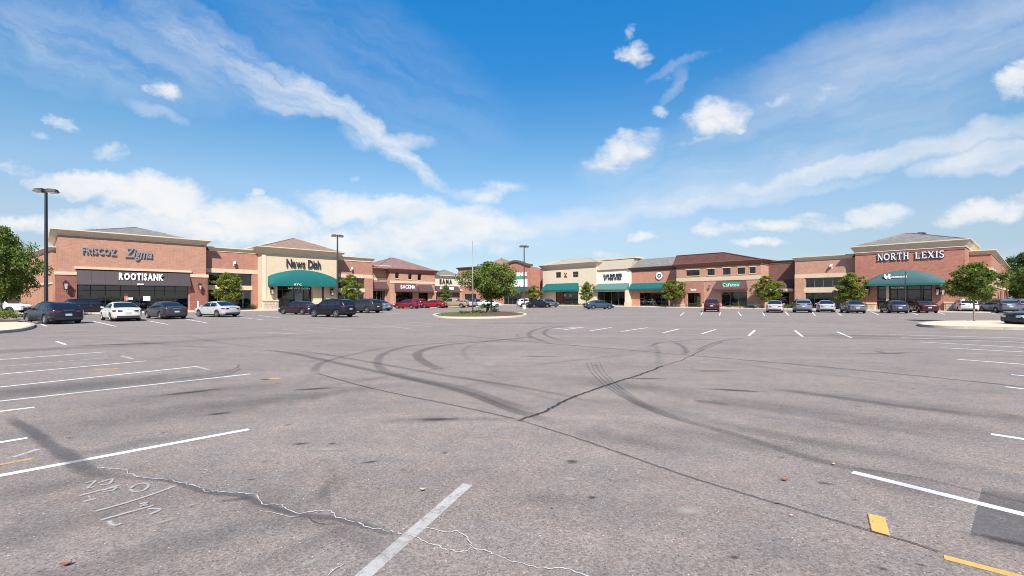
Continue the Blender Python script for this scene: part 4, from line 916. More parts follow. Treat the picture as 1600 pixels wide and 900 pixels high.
mb = MB(); mb.lathe([(0,-.16),(rr*.55,-.16),(rr*.55,-.14)], 20, 'y', (cx,0,cz)); b.part(mb, 'emblem_centre', 'navy_letter', o); mb = MB(); mb.slab([(cx-rr*.3,cz-.1),(cx+rr*.1,cz-rr*.3),(cx+rr*.35,cz+.1),(cx,cz+rr*.2)], -.18, -.161); b.part(mb, 'emblem_mark', 'pale_blue_letter', o)

b = Bld(SR, 1057, 1189, -1.3, 'brick_shop', 'tan brick two storey shop with maroon roof and five upper windows')
zt = b.Z(1122, 415); o1 = b.R(1074, 1095, 457.8, 482); o2 = b.R(1127, 1167.5, 456, 479); o1 = (o1[0], o1[1], .05, o1[3]); o2 = (o2[0], o2[1], .3, o2[3])
ws_ = [b.R(1072, 1093, 421.8, 430.8), b.R(1105, 1116.6, 420.2, 429.8), b.R(1129.4, 1141.4, 418.8, 429.2), b.R(1152.4, 1164, 418, 428), b.R(1171.2, 1180.5, 417.2, 426.7)]
b.wall(zt, 'sand_brick', [o1, o2]+ws_, 14); b.cornice(zt, b.Z(1122, 408.8), .08, .55, 'copper_trim', 14)
b.hip(-.4, b.W+.4, -.4, 14, b.Z(1122, 409.5)-.02, [(-.15, .35, b.Z(1058, 399.8, .35)), (b.X(1131, .35), .35, b.Z(1131, 394.6, .35))], 'maroon_shingle')
b.band((0, b.W, b.Z(1122, 438.4), b.Z(1122, 432.3)), 'limestone', .08)
for i, w_ in enumerate(ws_): b.window(w_, 2, 1, g='upper_glass', room=1.2, sill='limestone'); b.band((w_[0]-.1, w_[1]+.1, w_[3], w_[3]+.18), 'limestone', .05, 'lintel')
r = b.R(1070.5, 1100, 440, 482); b.box('brick_panel', 'orange_brick', r[0], o1[0]-.01, -.10, .02, 0, r[3]); b.box('brick_panel', 'orange_brick', o1[1]+.01, r[1], -.10, .02, 0, r[3]); b.box('brick_panel', 'orange_brick', o1[0]-.008, o1[1]+.008, -.10, .02, o1[3], r[3])
b.window(o1, 2, name='entrance'); b.window(o2, 3, name='shopfront', m='grey_frame', zsplit=b.Z(1147, 459.5))
b.letters('Express', b.R(1079.8, 1088, 450.8, 454), 'white_letter', -.12, .05, bold=.05)
b.awning(b.R(1117.4, 1168.5, 438.8, 453.5), 1.3, 'maroon_fabric', .25, .3)
r = b.R(1128.5, 1156.5, 441.2, 449, -.75); b.box('sign_board', 'green_letter', r[0], r[1], -.84, -.78, r[2], r[3])
b.letters('Cafeteo', b.R(1129.5, 1155.5, 442, 448, -.75), 'green_letter', -.85, .05, bold=.07); b.letters('Cafeteo', b.R(1129.8, 1155.2, 442.4, 447.6, -.75), 'white_letter', -.91, .03, bold=.0)
for pl, pr in ((1057, 1070), (1097, 1117), (1168.5, 1189)): r = b.R(pl, pr, 474.5, 482); b.box('plinth', 'limestone', r[0], r[1], -.14, .02, 0, r[3])
b.lantern(1109, 448.5, .8); b.lantern(1176, 449, .8)

b = Bld(SR, 1189, 1242, 2., 'brick_link', 'recessed dark brick link with a dark awning, behind the roadside tree', 'building')
zt = b.Z(1215, 411); op = b.R(1193, 1233, 457, 480); op = (op[0], op[1], .1, op[3]); b.wall(zt, 'dark_brick', [op], 10, x0=-.06, x1=b.W+.1); b.cornice(zt, b.Z(1215, 407.4), .03, .15, 'brown_trim', 10, x0=.2, x1=b.W-.2)
b.awning(b.R(1203, 1241, 437, 451), .8, 'maroon_fabric', .1); b.band((b.X(1192), b.W, b.Z(1215, 455.5), b.Z(1215, 451.3)), 'limestone', .9, 'lintel_beam'); b.window(op, 3, name='shopfront', m='grey_frame')

b = Bld(SR, 1242, 1336, .2, 'brick_shop', 'low tan brick shop with a long strip of upper panes beside the lettered block')
zt = b.Z(1288, 404.5); ou = b.R(1258.5, 1331, 433.8, 448.8); ol = b.R(1258.5, 1331, 457, 482); ol = (ol[0], ol[1], .1, ol[3])
b.wall(zt, 'sand_brick', [ou, ol], 12, x1=b.W+.1); b.cornice(zt, b.Z(1288, 399.4), .05, .35, 'tan_trim', 12, x1=b.W-.4)
b.band((0, b.W, b.Z(1288, 433.6), b.Z(1288, 427.3)), 'limestone', .10); b.band((ou[0]-.2, b.W, ol[3]+.002, ou[2]-.002), 'limestone', .07)
b.window(ou, 5, g='upper_glass', room=1.5, m='grey_frame'); b.window(ol, 5, name='shopfront'); b.floodlight(1299.5, 415)
r = b.R(1242, 1257, 434.5, 484); b.box('pilaster', 'sand_brick', r[0], r[1], -.12, .02, 0, r[3])

b = Bld(SR, 1336, 1508, -.8, 'brick_shop', 'tall red brick shop with pale serif letters above a rounded teal awning')
zt = b.Z(1425, 388.8); op = b.R(1370, 1456, 446, 489); op = (op[0], op[1], .05, op[3])
b.wall(zt, 'red_brick' if 0 else 'rose_brick', [op], 14, rec=.6); b.cornice(zt, b.Z(1425, 379.2), .08, .50, 'tan_trim', 14)
b.band((-.01, b.W+.01, zt-.45, zt-.02), 'copper_trim', .06, 'frieze')
b.hip(-.4, b.W+.4, -.4, 14, b.Z(1425, 379.8)-.04, [(b.X(1414, 6), 6, b.Z(1414, 364.8, 6)), (b.X(1426, 6), 6, b.Z(1426, 364.8, 6))], 'grey_shingle')
b.letters('NORTH', b.R(1372, 1421, 396, 407), 'navy_letter', -.06, .08, serif=True, bold=0); b.letters('NORTH', b.R(1371.4, 1420.4, 395.5, 406.3), 'pale_blue_letter', -.145, .05, serif=True, bold=0)
b.letters('LEXIS', b.R(1430.5, 1476, 393.2, 404), 'navy_letter', -.06, .08, serif=True, bold=0); b.letters('LEXIS', b.R(1429.9, 1475.4, 392.7, 403.4), 'pale_blue_letter', -.145, .05, serif=True, bold=0)
aw = b.dome_awning((b.X(1352.5), b.X(1478), b.Z(1414, 446.2), b.Z(1414, 421.8)), b.Z(1414, 440), 1.3, 'teal_fabric', .26, mval='green_fabric')
mb = MB(); x, z = b.X(1386.5, -1.2), b.Z(1386.5, 433, -1.2)
for sx, sz, w, h in ((-.25,.15,.12,.3),(.2,.25,.15,.22),(-.1,-.12,.12,.2),(.25,-.12,.12,.2),(0,.05,.28,.12)): mb.slab([(x+sx-w,z+sz-h*.4),(x+sx+w*.6,z+sz-h),(x+sx+w,z+sz+h*.5),(x+sx-w*.3,z+sz+h)], -1.30, -1.19)
b.part(mb, 'awning_emblem', 'white_letter'); b.letters('commercial', b.R(1393, 1417, 430.5, 434, -1.2), 'white_letter', -1.24, .05, bold=.03)
b.window(op, 1, y=.45, xs=[op[0], b.X(1384), b.X(1401), b.X(1417), b.X(1438), op[1]], zsplit=b.Z(1412, 452.5), fw=.12, name='shopfront')
r = b.R(1385, 1389, 447, 489); b.box('post', 'limestone', r[0], r[1], -.2, .2, 0, r[3])
b.letters('WELCOME', b.R(1391, 1412, 448.2, 450.5, .4), 'white_letter', .42, .02)
b.stone_base(b.R(1355, 1369, 473, 487), .35); b.stone_base(b.R(1476, 1499, 471.5, 487), .35)
b.lantern(1357, 455, 1.5); b.lantern(1466, 456, 1.5); b.lantern(1475, 456, 1.5)
mb = MB(); zv = b.Z(1511, 399); mb.box(b.W+.0, b.W+.06, .6, 1.6, zv-.5, zv+.5); mb.box(b.W+.0, b.W+.10, .9, 1.3, zv-.25, zv+.25); b.part(mb, 'wall_vent', 'rose_brick')

b = Bld(SR, 1509, 1549, 4.5, 'brick_side_wing', 'two storey brick side wing at the far right with a dark corner window', 'building')
zt = b.Z(1535, 396); dpt = 1.
while SR.world(b.x0+b.W, 4.5+dpt).x/SR.world(b.x0+b.W, 4.5+dpt).y < (1577-800)/F and dpt < 60: dpt += .25
b.wall(zt, 'orange_brick', [], dpt, x0=-3); b.cornice(zt, b.Z(1535, 390.8), .06, .38, 'tan_trim', dpt, x0=-3)
for yt, yb in ((418.5, 422), (443.8, 448)):
    z0_, z1_ = b.Z(1535, yb), b.Z(1535, yt); b.box('band', 'limestone', -3, b.W+.10, -.10, .05, z0_, z1_); b.box('band', 'limestone', b.W-.02, b.W+.10, .055, dpt, z0_, z1_)
zw0, zw1, zw2, zw3 = b.Z(1545, 444), b.Z(1545, 422.3), b.Z(1545, 471), b.Z(1545, 448.3)
for za, zb in ((zw0, zw1), (zw2, zw3)):
    mb = MB(); mb.box(b.W-.9, b.W+.03, -.04, .9, za, zb); o = b.part(mb, 'corner_window', 'dark_frame'); b.box('pane', 'dark_glass', b.W-.82, b.W-.05, -.055, -.045, za+.08, zb-.08, o); b.box('pane', 'dark_glass', b.W+.035, b.W+.045, .06, .82, za+.08, zb-.08, o)
for (y_, w_, za, zb, m_) in ((dpt*.18, .16, 444, 428, 'tan_trim'), (dpt*.45, .18, 445, 428, 'dark_glass'), (dpt*.38, .12, 470, 452, 'copper_trim'), (dpt*.62, .12, 470, 452, 'copper_trim'), (dpt*.85, .1, 470, 452, 'copper_trim')):
    o = b.box('side_window', 'dark_frame', b.W-.02, b.W+.05, y_, y_+dpt*w_, b.Z(1549, za), b.Z(1549, zb)); b.box('pane', m_, b.W+.052, b.W+.062, y_+.12, y_+dpt*w_-.12, b.Z(1549, za)+.12, b.Z(1549, zb)-.12, o)
for q in (.42, .72): b.box('pilaster', 'orange_brick', b.W-.02, b.W+.14, dpt*q-.3, dpt*q, 0, zt-.1)

# ------------------------------------------------------------------ pavements, kerbs and islands
def strip_path(s, pl, pr, y0, y1, kerb, label):
    x0, x1 = s.x(pl, y0) if isinstance(pl, int) else pl, s.x(pr, y0) if isinstance(pr, int) else pr
    mb = MB(); q = [s.world(x0, y0+.16), s.world(x1, y0+.16), s.world(x1, y1), s.world(x0, y1)]
    mb.prism([(p.x, p.y) for p in q], 0.001, .14); o = tag(mb.build('pavement', MATS['concrete']), label, kind='structure')
    n = max(1, int((x1-x0)/3.))
    for i in range(n):
        a, c = x0+(x1-x0)*i/n+.008, x0+(x1-x0)*(i+1)/n-.008
        kb = MB(); q = [s.world(a, y0), s.world(c, y0), s.world(c, y0+.155), s.world(a, y0+.155)]; kb.prism([(p.x, p.y) for p in q], 0.001, .15); kb.build('kerb_stone', MATS['kerb_concrete'], o)
    return o
strip_path(SL, -6., 62., -4.2, 1.6, 1, 'concrete pavement with kerb along the left row of shops')
strip_path(SR, -95., 19., -4.2, 2.2, 1, 'concrete pavement with kerb along the right row of shops')
strip_path(SG, -4., 28., -3.5, .6, 1, 'concrete pavement with kerb before the arched corner shop')
def inset(poly, d):
    n = len(poly); out = []
    for i in range(n):
        a, p, c = Vector(poly[i-1][:2]), Vector(poly[i][:2]), Vector(poly[(i+1)%n][:2])
        t = ((p-a).normalized()+(c-p).normalized()).normalized(); out.append(p+Vector((-t.y, t.x))*d)
    return out
def island(name, pts, label, fill, step=1.8, h=.15, kerbw=.18, kmat='kerb_concrete', wear=()):
    P = [Vector(p[:2]) for p in smooth([Vector((q[0], q[1], 0)) for q in pts], 8, True)]
    if sum(a.x*c.y-c.x*a.y for a, c in zip(P, P[1:]+P[:1])) < 0: P.reverse()
    I = inset(P, kerbw)
    mb = MB(); mb.prism([(p.x, p.y) for p in inset(P, kerbw-.01)], .002, h-.02); o = tag(mb.build(name, MATS[fill]), label, kind='structure')
    run, seg = 0., [0]
    for i in range(1, len(P)+1):
        run += (P[i%len(P)]-P[i-1]).length; seg.append(i)
        if run >= step or i == len(P):
            kb = MB()
            for a, c in zip(seg, seg[1:]):
                a0, a1, c0, c1 = P[a%len(P)], I[a%len(P)], P[c%len(P)], I[c%len(P)]
                if a == seg[0]: a0, a1 = a0.lerp(c0, .02), a1.lerp(c1, .02)
                if c == seg[-1]: c0, c1 = c0.lerp(a0, .02), c1.lerp(a1, .02)
                kb.hexa([(a0.x,a0.y,.001),(c0.x,c0.y,.001),(c1.x,c1.y,.001),(a1.x,a1.y,.001)], [(a0.x*.98+a1.x*.02,a0.y*.98+a1.y*.02,h),(c0.x*.98+c1.x*.02,c0.y*.98+c1.y*.02,h),(c1.x,c1.y,h),(a1.x,a1.y,h)])
            kb.build('kerb_stone', MATS[kmat], o); run, seg = 0., [i]
    return o, I
isl_c, IC = island('traffic_island', [ground(*p) for p in ((676,494),(690,497),(730,497.8),(780,497.3),(815,495.2),(823,492.3),(806,489.5),(770,488.2),(735,488.2),(705,489.5),(684,491.5))], 'kerbed planting island in the middle of the lot', 'turf', 2.2, kmat='dry_concrete', kerbw=.3)
isl_r, IR = island('traffic_island', [ground(*p) for p in ((1434,508.5),(1446,511.3),(1490,513.5),(1560,515),(1640,517),(1760,519),(1790,511),(1740,505),(1640,503.5),(1560,503.8),(1490,504),(1450,505.3))], 'pale concrete kerbed island at the right with one young tree', 'dry_concrete', 1.3, kerbw=.16, kmat='shaded_kerb')
isl_l, IL = island('traffic_island', [ground(*p) for p in ((-200,528),(-60,525),(10,520.5),(40,516.5),(54,511.5),(50,507.5),(20,504),(-40,501),(-200,500))], 'pale concrete kerbed island corner at the lower left', 'dry_concrete', 2.0, kerbw=.2, kmat='shaded_kerb')
def bed(pix, m, label, z=.14, name='mulch_bed', h=.05):
    P = [Vector(p[:2]) for p in smooth([ground(*p) if not isinstance(p, Vector) else p for p in pix], 6, True)]
    if sum(a.x*c.y-c.x*a.y for a, c in zip(P, P[1:]+P[:1])) < 0: P.reverse()
    I = inset(P, .35); mb = MB(); n = len(P); mb.v += [(p.x, p.y, z-.02) for p in P]+[(p.x, p.y, z+h) for p in I]
    mb.f += [(i, (i+1)%n, n+(i+1)%n, n+i) for i in range(n)]+[tuple(range(n, 2*n))]
    return tag(mb.build(name, MATS[m]), label, kind='structure')
bed([(752,495.2),(790,495.2),(812,493.4),(805,491),(780,489.8),(755,489.8),(748,492)], 'red_mulch', 'red mulch bed on the middle island', .13, h=.10)
bed([(-180,507.5),(-40,507.3),(20,505.9),(44,506.3),(30,503.6),(-40,501.8),(-180,501.5)], 'red_mulch', 'dark mulch bed on the lower left island', .13, h=.06)
# ------------------------------------------------------------------ cars
def lerp_pts(pts, x):
    if x <= pts[0][0]: return pts[0][1]
    for (a, u), (c, v) in zip(pts, pts[1:]):
        if x <= c: t = (x-a)/(c-a); t = t*t*(3-2*t)*.5+t*.5; return u+(v-u)*t
    return pts[-1][1]
SPEC = dict(
 sedan=dict(L=4.75, W=1.84, H=1.45, wb=2.80, wr=.325, top=[(-2.375,.86),(-2.30,.98),(-1.75,1.03),(-.9,.97),(0.,.94),(.95,.97),(1.35,.93),(2.0,.82),(2.30,.70),(2.375,.62)],
            roof=[(-1.92,1.02),(-.85,1.40),(-.2,1.45),(.35,1.40),(1.22,.96)], rr=-.85, rb=-1.92, rf=.35, fb=1.22, B=-.28, Cq=-1.18, tail=.80, bump=.24),
 suv=dict(L=4.60, W=1.90, H=1.68, wb=2.70, wr=.36, top=[(-2.30,.98),(-2.22,1.06),(-1.6,1.10),(-.6,1.06),(0.2,1.04),(1.0,1.06),(1.4,1.03),(2.0,.95),(2.24,.82),(2.30,.70)],
            roof=[(-2.24,1.06),(-1.92,1.56),(-1.6,1.63),(-.5,1.68),(.35,1.62),(1.25,1.06)], rr=-1.95, rb=-2.24, rf=.30, fb=1.25, B=-.25, Cq=-1.25, tail=1.00, bump=.30),
 wagon=dict(L=4.70, W=1.85, H=1.50, wb=2.75, wr=.335, top=[(-2.35,.90),(-2.27,1.00),(-1.6,1.02),(-.6,.98),(0.2,.96),(1.0,.98),(1.4,.94),(2.0,.85),(2.28,.72),(2.35,.64)],
            roof=[(-2.24,1.0),(-1.72,1.38),(-1.3,1.46),(-.3,1.50),(.35,1.45),(1.25,.98)], rr=-1.72, rb=-2.24, rf=.32, fb=1.25, B=-.28, Cq=-1.25, tail=.86, bump=.24),
 pickup=dict(L=5.50, W=1.92, H=1.78, wb=3.40, wr=.38, top=[(-2.75,1.05),(-2.70,1.12),(-1.0,1.12),(0.,1.10),(1.3,1.13),(1.7,1.10),(2.4,1.04),(2.68,.90),(2.75,.75)],
            roof=[(-.95,1.11),(-.70,1.68),(-.3,1.76),(.3,1.78),(.75,1.72),(1.55,1.12)], rr=-.72, rb=-.95, rf=.70, fb=1.55, B=.05, Cq=-.62, tail=.95, bump=.34))
def make_car(kind):
    p = SPEC[kind]; L, W, H, wr = p['L'], p['W'], p['H'], p['wr']; xw = (p['wb']/2, -p['wb']/2); arch = wr+.065
    def hw(x):
        s = abs(2*x/L); return W/2*(1-.085*s**3.2-.15*max(0, (s-.86)/.14)**2.2)
    def zt(x): return lerp_pts(p['top'], x)
    def zb(x):
        s = abs(2*x/L); z = p['bump']-.04+.10*max(0, (s-.82)/.18)**1.5
        for w in xw:
            if abs(x-w) < arch: z = max(z, wr+math.sqrt(arch*arch-(x-w)**2))
        return z
    RING = [(.84,'b',0.),(.965,'l',.10),(1.,'l',.34),(1.,'l',.60),(.985,'l',.80),(.95,'t',-.035),(.86,'t',0.),(.5,'t',.028),(0.,'t',.04)]
    def body_pt(x, t, sgn=1):
        t = max(0, min(len(RING)-1.0001, t)); i = int(t); f = t-i; q = []
        w, z0, z1 = hw(x), zb(x), zt(x)
        for (yy_, md, v) in (RING[i], RING[i+1]):
            base = p['bump']-.04
            q.append((yy_*w, z0 if md == 'b' else max(z0+.012*v, base+(z1-base)*v) if md == 'l' else z1+v))
        return Vector((x, sgn*(q[0][0]*(1-f)+q[1][0]*f), q[0][1]*(1-f)+q[1][1]*f))
    def cab_pt(x, t, sgn=1):          # 0 belt .. 1 roof edge .. 3 centre line
        w = hw(x)*.90; z0 = zt(x)-.03; zr = max(z0+.004, lerp_pts(p['roof'], x)); h = (zr-z0)/(H-.98)
        ye = w*(1-.25*min(1.1, h)); pts = [(w, z0), (w*(1-.07*h), z0+(zr-z0)*.5), (ye, zr-.045*min(1, h)), (ye-.09, zr), (ye*.5, zr+.022*min(1, h)), (0, zr+.03*min(1, h))]
        t = max(0, min(4.9999, t*5/3.)); i = int(t); f = t-i
        return Vector((x, sgn*(pts[i][0]*(1-f)+pts[i+1][0]*f), pts[i][1]*(1-f)+pts[i+1][1]*f))
    def patch(fn, x0, x1, t0, t1, nx, nt, off, sgn=1, both=False, slant=None):
        mb = MB(); mb.smooth = True
        cols = [(t0+(t1-t0)*j/nt, sgn) for j in range(nt+1)]
        if both: cols = cols+[(t, -sgn) for t, _ in cols[::-1][1:]]
        for i in range(nx+1):
            for (t, s) in cols:
                a, c = (x0, x1) if slant is None else slant(t); x = a+(c-a)*i/nx; e = .01
                P = fn(x, t, s); du = fn(x+e, t, s)-fn(x-e, t, s); dv = fn(x, t+e, s)-fn(x, t-e, s); n = du.cross(dv)
                n = n.normalized() if n.length > 1e-9 else Vector((0, s, 0))
                if n.y*s < -.01 or (abs(n.y) <= .25 and n.z < 0): n = -n
                mb.v.append(tuple(P+n*off))
        m = len(cols)
        for i in range(nx):
            for j in range(m-1): k_ = i*m+j; mb.f.append((k_, k_+1, k_+m+1, k_+m))
        return mb
    root = empty('parked_car', (0,0,0)); PM = MATS['paint_black']
    xs = sorted({round(-L/2+L*i/46, 4) for i in range(47)}|{round(w+arch*math.cos(a*math.pi/10), 4) for w in xw for a in range(11)}|{round(s*(L/2-v), 4) for s in (-1, 1) for v in (.02,.05,.09,.15)})
    mb = MB(); mb.smooth = True; nr = len(RING); m = 2*nr-1
    for x in xs:
        for j in range(nr): mb.v.append(tuple(body_pt(x, j, 1)))
        for j in range(nr-2, -1, -1): mb.v.append(tuple(body_pt(x, j, -1)))
    for i in range(len(xs)-1):
        for j in range(m-1): k_ = i*m+j; mb.f.append((k_, k_+m, k_+m+1, k_+1))
    mb.f.append(tuple(range(m))); mb.f.append(tuple(len(xs)*m-m+j for j in range(m-1, -1, -1)))
    mb.build('body', PM, root)
    # cabin shell
    mb = MB(); mb.smooth = True; xs = [p['rb']+(p['fb']-p['rb'])*i/30 for i in range(31)]; ts = [0,.6,1.2,1.8,2.4,3.]; m = 11
    for x in xs:
        for t in ts: mb.v.append(tuple(cab_pt(x, t, 1)))
        for t in ts[-2::-1]: mb.v.append(tuple(cab_pt(x, t, -1)))
    for i in range(30):
        for j in range(m-1): k_ = i*m+j; mb.f.append((k_, k_+m, k_+m+1, k_+1))
    mb.build('roof', PM, root)
    G = MATS['car_glass']
    patch(cab_pt, p['rf']+.10, p['fb']-.07, 1.45, 3., 8, 4, .008, both=True).build('windscreen', G, root)
    patch(cab_pt, p['rb']+.07 if kind != 'suv' else p['rb']+.03, p['rr']-.05, 1.45, 3., 8, 4, .008, both=True).build('rear_window', G, root)
    B, Cq = p['B'], p['Cq']; last = p['rr']-.10 if kind in ('sedan', 'pickup') else p['rr']+.22
    for s in (1, -1):
        patch(cab_pt, B+.05, p['fb']-.42, .12, 1.06, 8, 4, .009, s).build('side_window', G, root)
        if kind != 'pickup': patch(cab_pt, Cq+.05, B-.04, .12, 1.06, 6, 4, .009, s).build('side_window', G, root)
        if kind != 'sedan' or 1: patch(cab_pt, min(last, Cq-.1), Cq-.01, .14, 1.02, 4, 4, .009, s).build('quarter_window', G, root)
        for xa, xb in ((B+.015, p['fb']-.20), (Cq+.02, B-.015)) if kind != 'pickup' else ((B-.55, p['fb']-.25),):
            d = patch(body_pt, xa, xb, 1.05, 5.0, 8, 8, .006, s).build('door', PM, root)
            hx = xa+.18; q = body_pt(hx, 4.3, s); hb = MB(); hb.box(hx-.09, hx+.09, q.y-.02, q.y+.035*s if s > 0 else q.y+.02, q.z-.015, q.z+.018) if s > 0 else hb.box(hx-.09, hx+.09, q.y-.035, q.y+.02, q.z-.015, q.z+.018)
            hb.build('door_handle', MATS['chrome'], d)
        patch(body_pt, xw[1]+arch+.02, xw[0]-arch-.02, .1, 1.0, 6, 2, .010, s).build('sill', MATS['car_trim'], root)
        # mirror
        mb = MB(); mx = p['fb']-.42; q = cab_pt(mx, .15, s)
        mb.hexa([(mx-.06,q.y+s*.02,q.z+.0),(mx+.08,q.y+s*.02,q.z+.0),(mx+.06,q.y+s*.22,q.z+.02),(mx-.06,q.y+s*.22,q.z+.02)], [(mx-.06,q.y+s*.04,q.z+.12),(mx+.06,q.y+s*.04,q.z+.11),(mx+.03,q.y+s*.21,q.z+.15),(mx-.06,q.y+s*.21,q.z+.15)]); mb.build('mirror', PM, root)
        # lamps wrap round the corners
        mb = MB(); mb.smooth = True; z = p['tail']; w2 = hw(-L/2)*.98
        for (dy, dz, xx) in ((0,.045,-L/2+.28),(0,.06,-L/2+.12),(.0,.07,-L/2+.035),(-.12,.07,-L/2-.012),(-.26,.055,-L/2-.018),(-.36,.03,-L/2-.016)):
            ww = (hw(max(xx, -L/2+.03))*1.008+.004+dy) if dy == 0 else w2+dy
            for q in (-1, 1): mb.v.append((xx, s*ww, z+q*dz+.02*(xx+L/2)))
        mb.f += [(2*i, 2*i+2, 2*i+3, 2*i+1) for i in range(5)]; mb.build('tail_light', MATS['tail_lens'], root)
        mb = MB(); mb.smooth = True; z = p['top'][-2][1]-.08; w2 = hw(L/2)*.98
        for (dy, dz, xx) in ((0,.04,L/2-.48),(0,.075,L/2-.20),(0,.085,L/2-.04),(-.12,.08,L/2+.012),(-.36,.055,L/2+.02)):
            ww = (hw(min(xx, L/2-.03))*1.008+.004) if dy == 0 else w2+dy
            for q in (-1, 1): mb.v.append((xx, s*ww, z+q*dz-.10*(xx-L/2)))
        mb.f += [(2*i, 2*i+2, 2*i+3, 2*i+1) for i in range(4)]; mb.build('headlight', MATS['head_lens'], root)
        for w in xw:
            mb = MB(); mb.smooth = True; yo = s*(W/2-.13); prof = [(wr*.60,-.10),(wr*.66,-.112),(wr*.93,-.105),(wr,-.075),(wr,.075),(wr*.93,.105),(wr*.66,.112),(wr*.60,.10)]
            mb.lathe(prof, 22, 'y', (w, yo, wr)); t = mb.build('wheel', MATS['tyre'], root)
            rb = MB(); yf = yo+s*.088; rb.lathe([(wr*.67,yo+s*.10),(wr*.60,yo+s*.105),(wr*.57,yf-s*.02)], 22, 'y', (w,0,wr)); rb.lathe([(.0,yf+s*.012),(wr*.17,yf+s*.008),(wr*.19,yf-s*.03)], 12, 'y', (w,0,wr))
            for i in range(5):
                a = i*2*math.pi/5+.3; c, sn = math.cos(a), math.sin(a); P = lambda r, o, dy: (w+c*r-sn*o, yf+s*dy, wr+sn*r+c*o)
                rb.hexa([P(wr*.12,-.034,-.03),P(wr*.62,-.026,-.03),P(wr*.62,.026,-.03),P(wr*.12,.034,-.03)], [P(wr*.12,-.034,.0),P(wr*.62,-.026,.006),P(wr*.62,.026,.006),P(wr*.12,.034,.0)])
            rb.build('rim', MATS['alloy'], t); hb = MB(); hb.lathe([(0,yf-s*.04),(wr*.60,yf-s*.04)], 16, 'y', (w,0,wr)); hb.build('hub', MATS['underside'], t)
    zz = .64 if kind not in ('suv', 'pickup') else .78
    mb = MB(); mb.box(-L/2-.016, -L/2-.006, -.17, .17, zz-.065, zz+.065); mb.build('licence_plate', MATS['plate_white'], root)
    mb = MB(); mb.box(-L/2-.022, -L/2+.06, -W*.36, W*.36, p['bump']+.08, p['bump']+.20); mb.build('rear_bumper', MATS['car_trim'], root)
    mb = MB(); mb.box(L/2-.06, L/2+.014, -W*.26, W*.26, p['bump']+.08, p['top'][-1][1]-.06); mb.build('grille', MATS['car_trim'], root)
    mb = MB(); mb.box(-L/2+.25, L/2-.25, -W*.40, W*.40, p['bump']-.08, .52); mb.build('underbody', MATS['underside'], root)
    mb = MB(); mb.box(-L/2-.012, -L/2+.01, -.30, .30, p['tail']+.075, p['tail']+.10); mb.build('boot_trim', MATS['chrome'], root)
    if kind == 'pickup': mb = MB(); mb.box(-2.62, -1.08, -W*.40, W*.40, 1.12, 1.172); mb.build('load_bed', MATS['underside'], root)
    if kind in ('suv', 'wagon'):
        for s in (1, -1):
            mb = MB(); mb.tube([cab_pt(p['rr']+.15, 1.75, s)+Vector((0,0,.03)), cab_pt(-.6, 1.75, s)+Vector((0,0,.05)), cab_pt(p['rf']-.1, 1.75, s)+Vector((0,0,.03))], .022, 5); mb.build('roof_rail', MATS['car_trim'], root)
    return root
PROTO = {}
PAINTED = ('body', 'roof', 'door', 'mirror')
def place_car(kind, pl, pr, pb, az, paint_name, label, cat='car'):
    """park a car: kind, the part of the view it fills, its nearest tyre line, its heading and colour"""
    s = SPEC[kind]; a = math.radians(az); f = Vector((math.sin(a), math.cos(a))); r = Vector((f.y, -f.x)); l2, w2 = s['L']/2*.97, s['W']/2*.97
    D0 = EYE*F/(pb-HZ); c = Vector((((pl+pr)/2-800)/F*D0, D0+1.5))
    for _ in range(30):
        q = [c+f*l2*i+r*w2*j for i in (-1, 1) for j in (-1, 1)]; qx = [800+F*v.x/v.y for v in q]
        c.y += D0-min(v.y for v in q); c.x += ((pl+pr)/2-(min(qx)+max(qx))/2)/F*c.y
    if kind not in PROTO: PROTO[kind] = o = make_car(kind)
    else:
        o = copy_tree(PROTO[kind])
    o.location = (c.x, c.y, 0); o.rotation_euler = (0, 0, math.pi/2-a)
    tag(o, label, cat, 'cars parked before the shops'); m = MATS['paint_'+paint_name]
    st = list(o.children)
    while st:
        ch = st.pop(); st += list(ch.children)
        if ch.name.split('.')[0] in PAINTED: ch.material_slots[0].link = 'OBJECT'; ch.material_slots[0].material = m
    return o
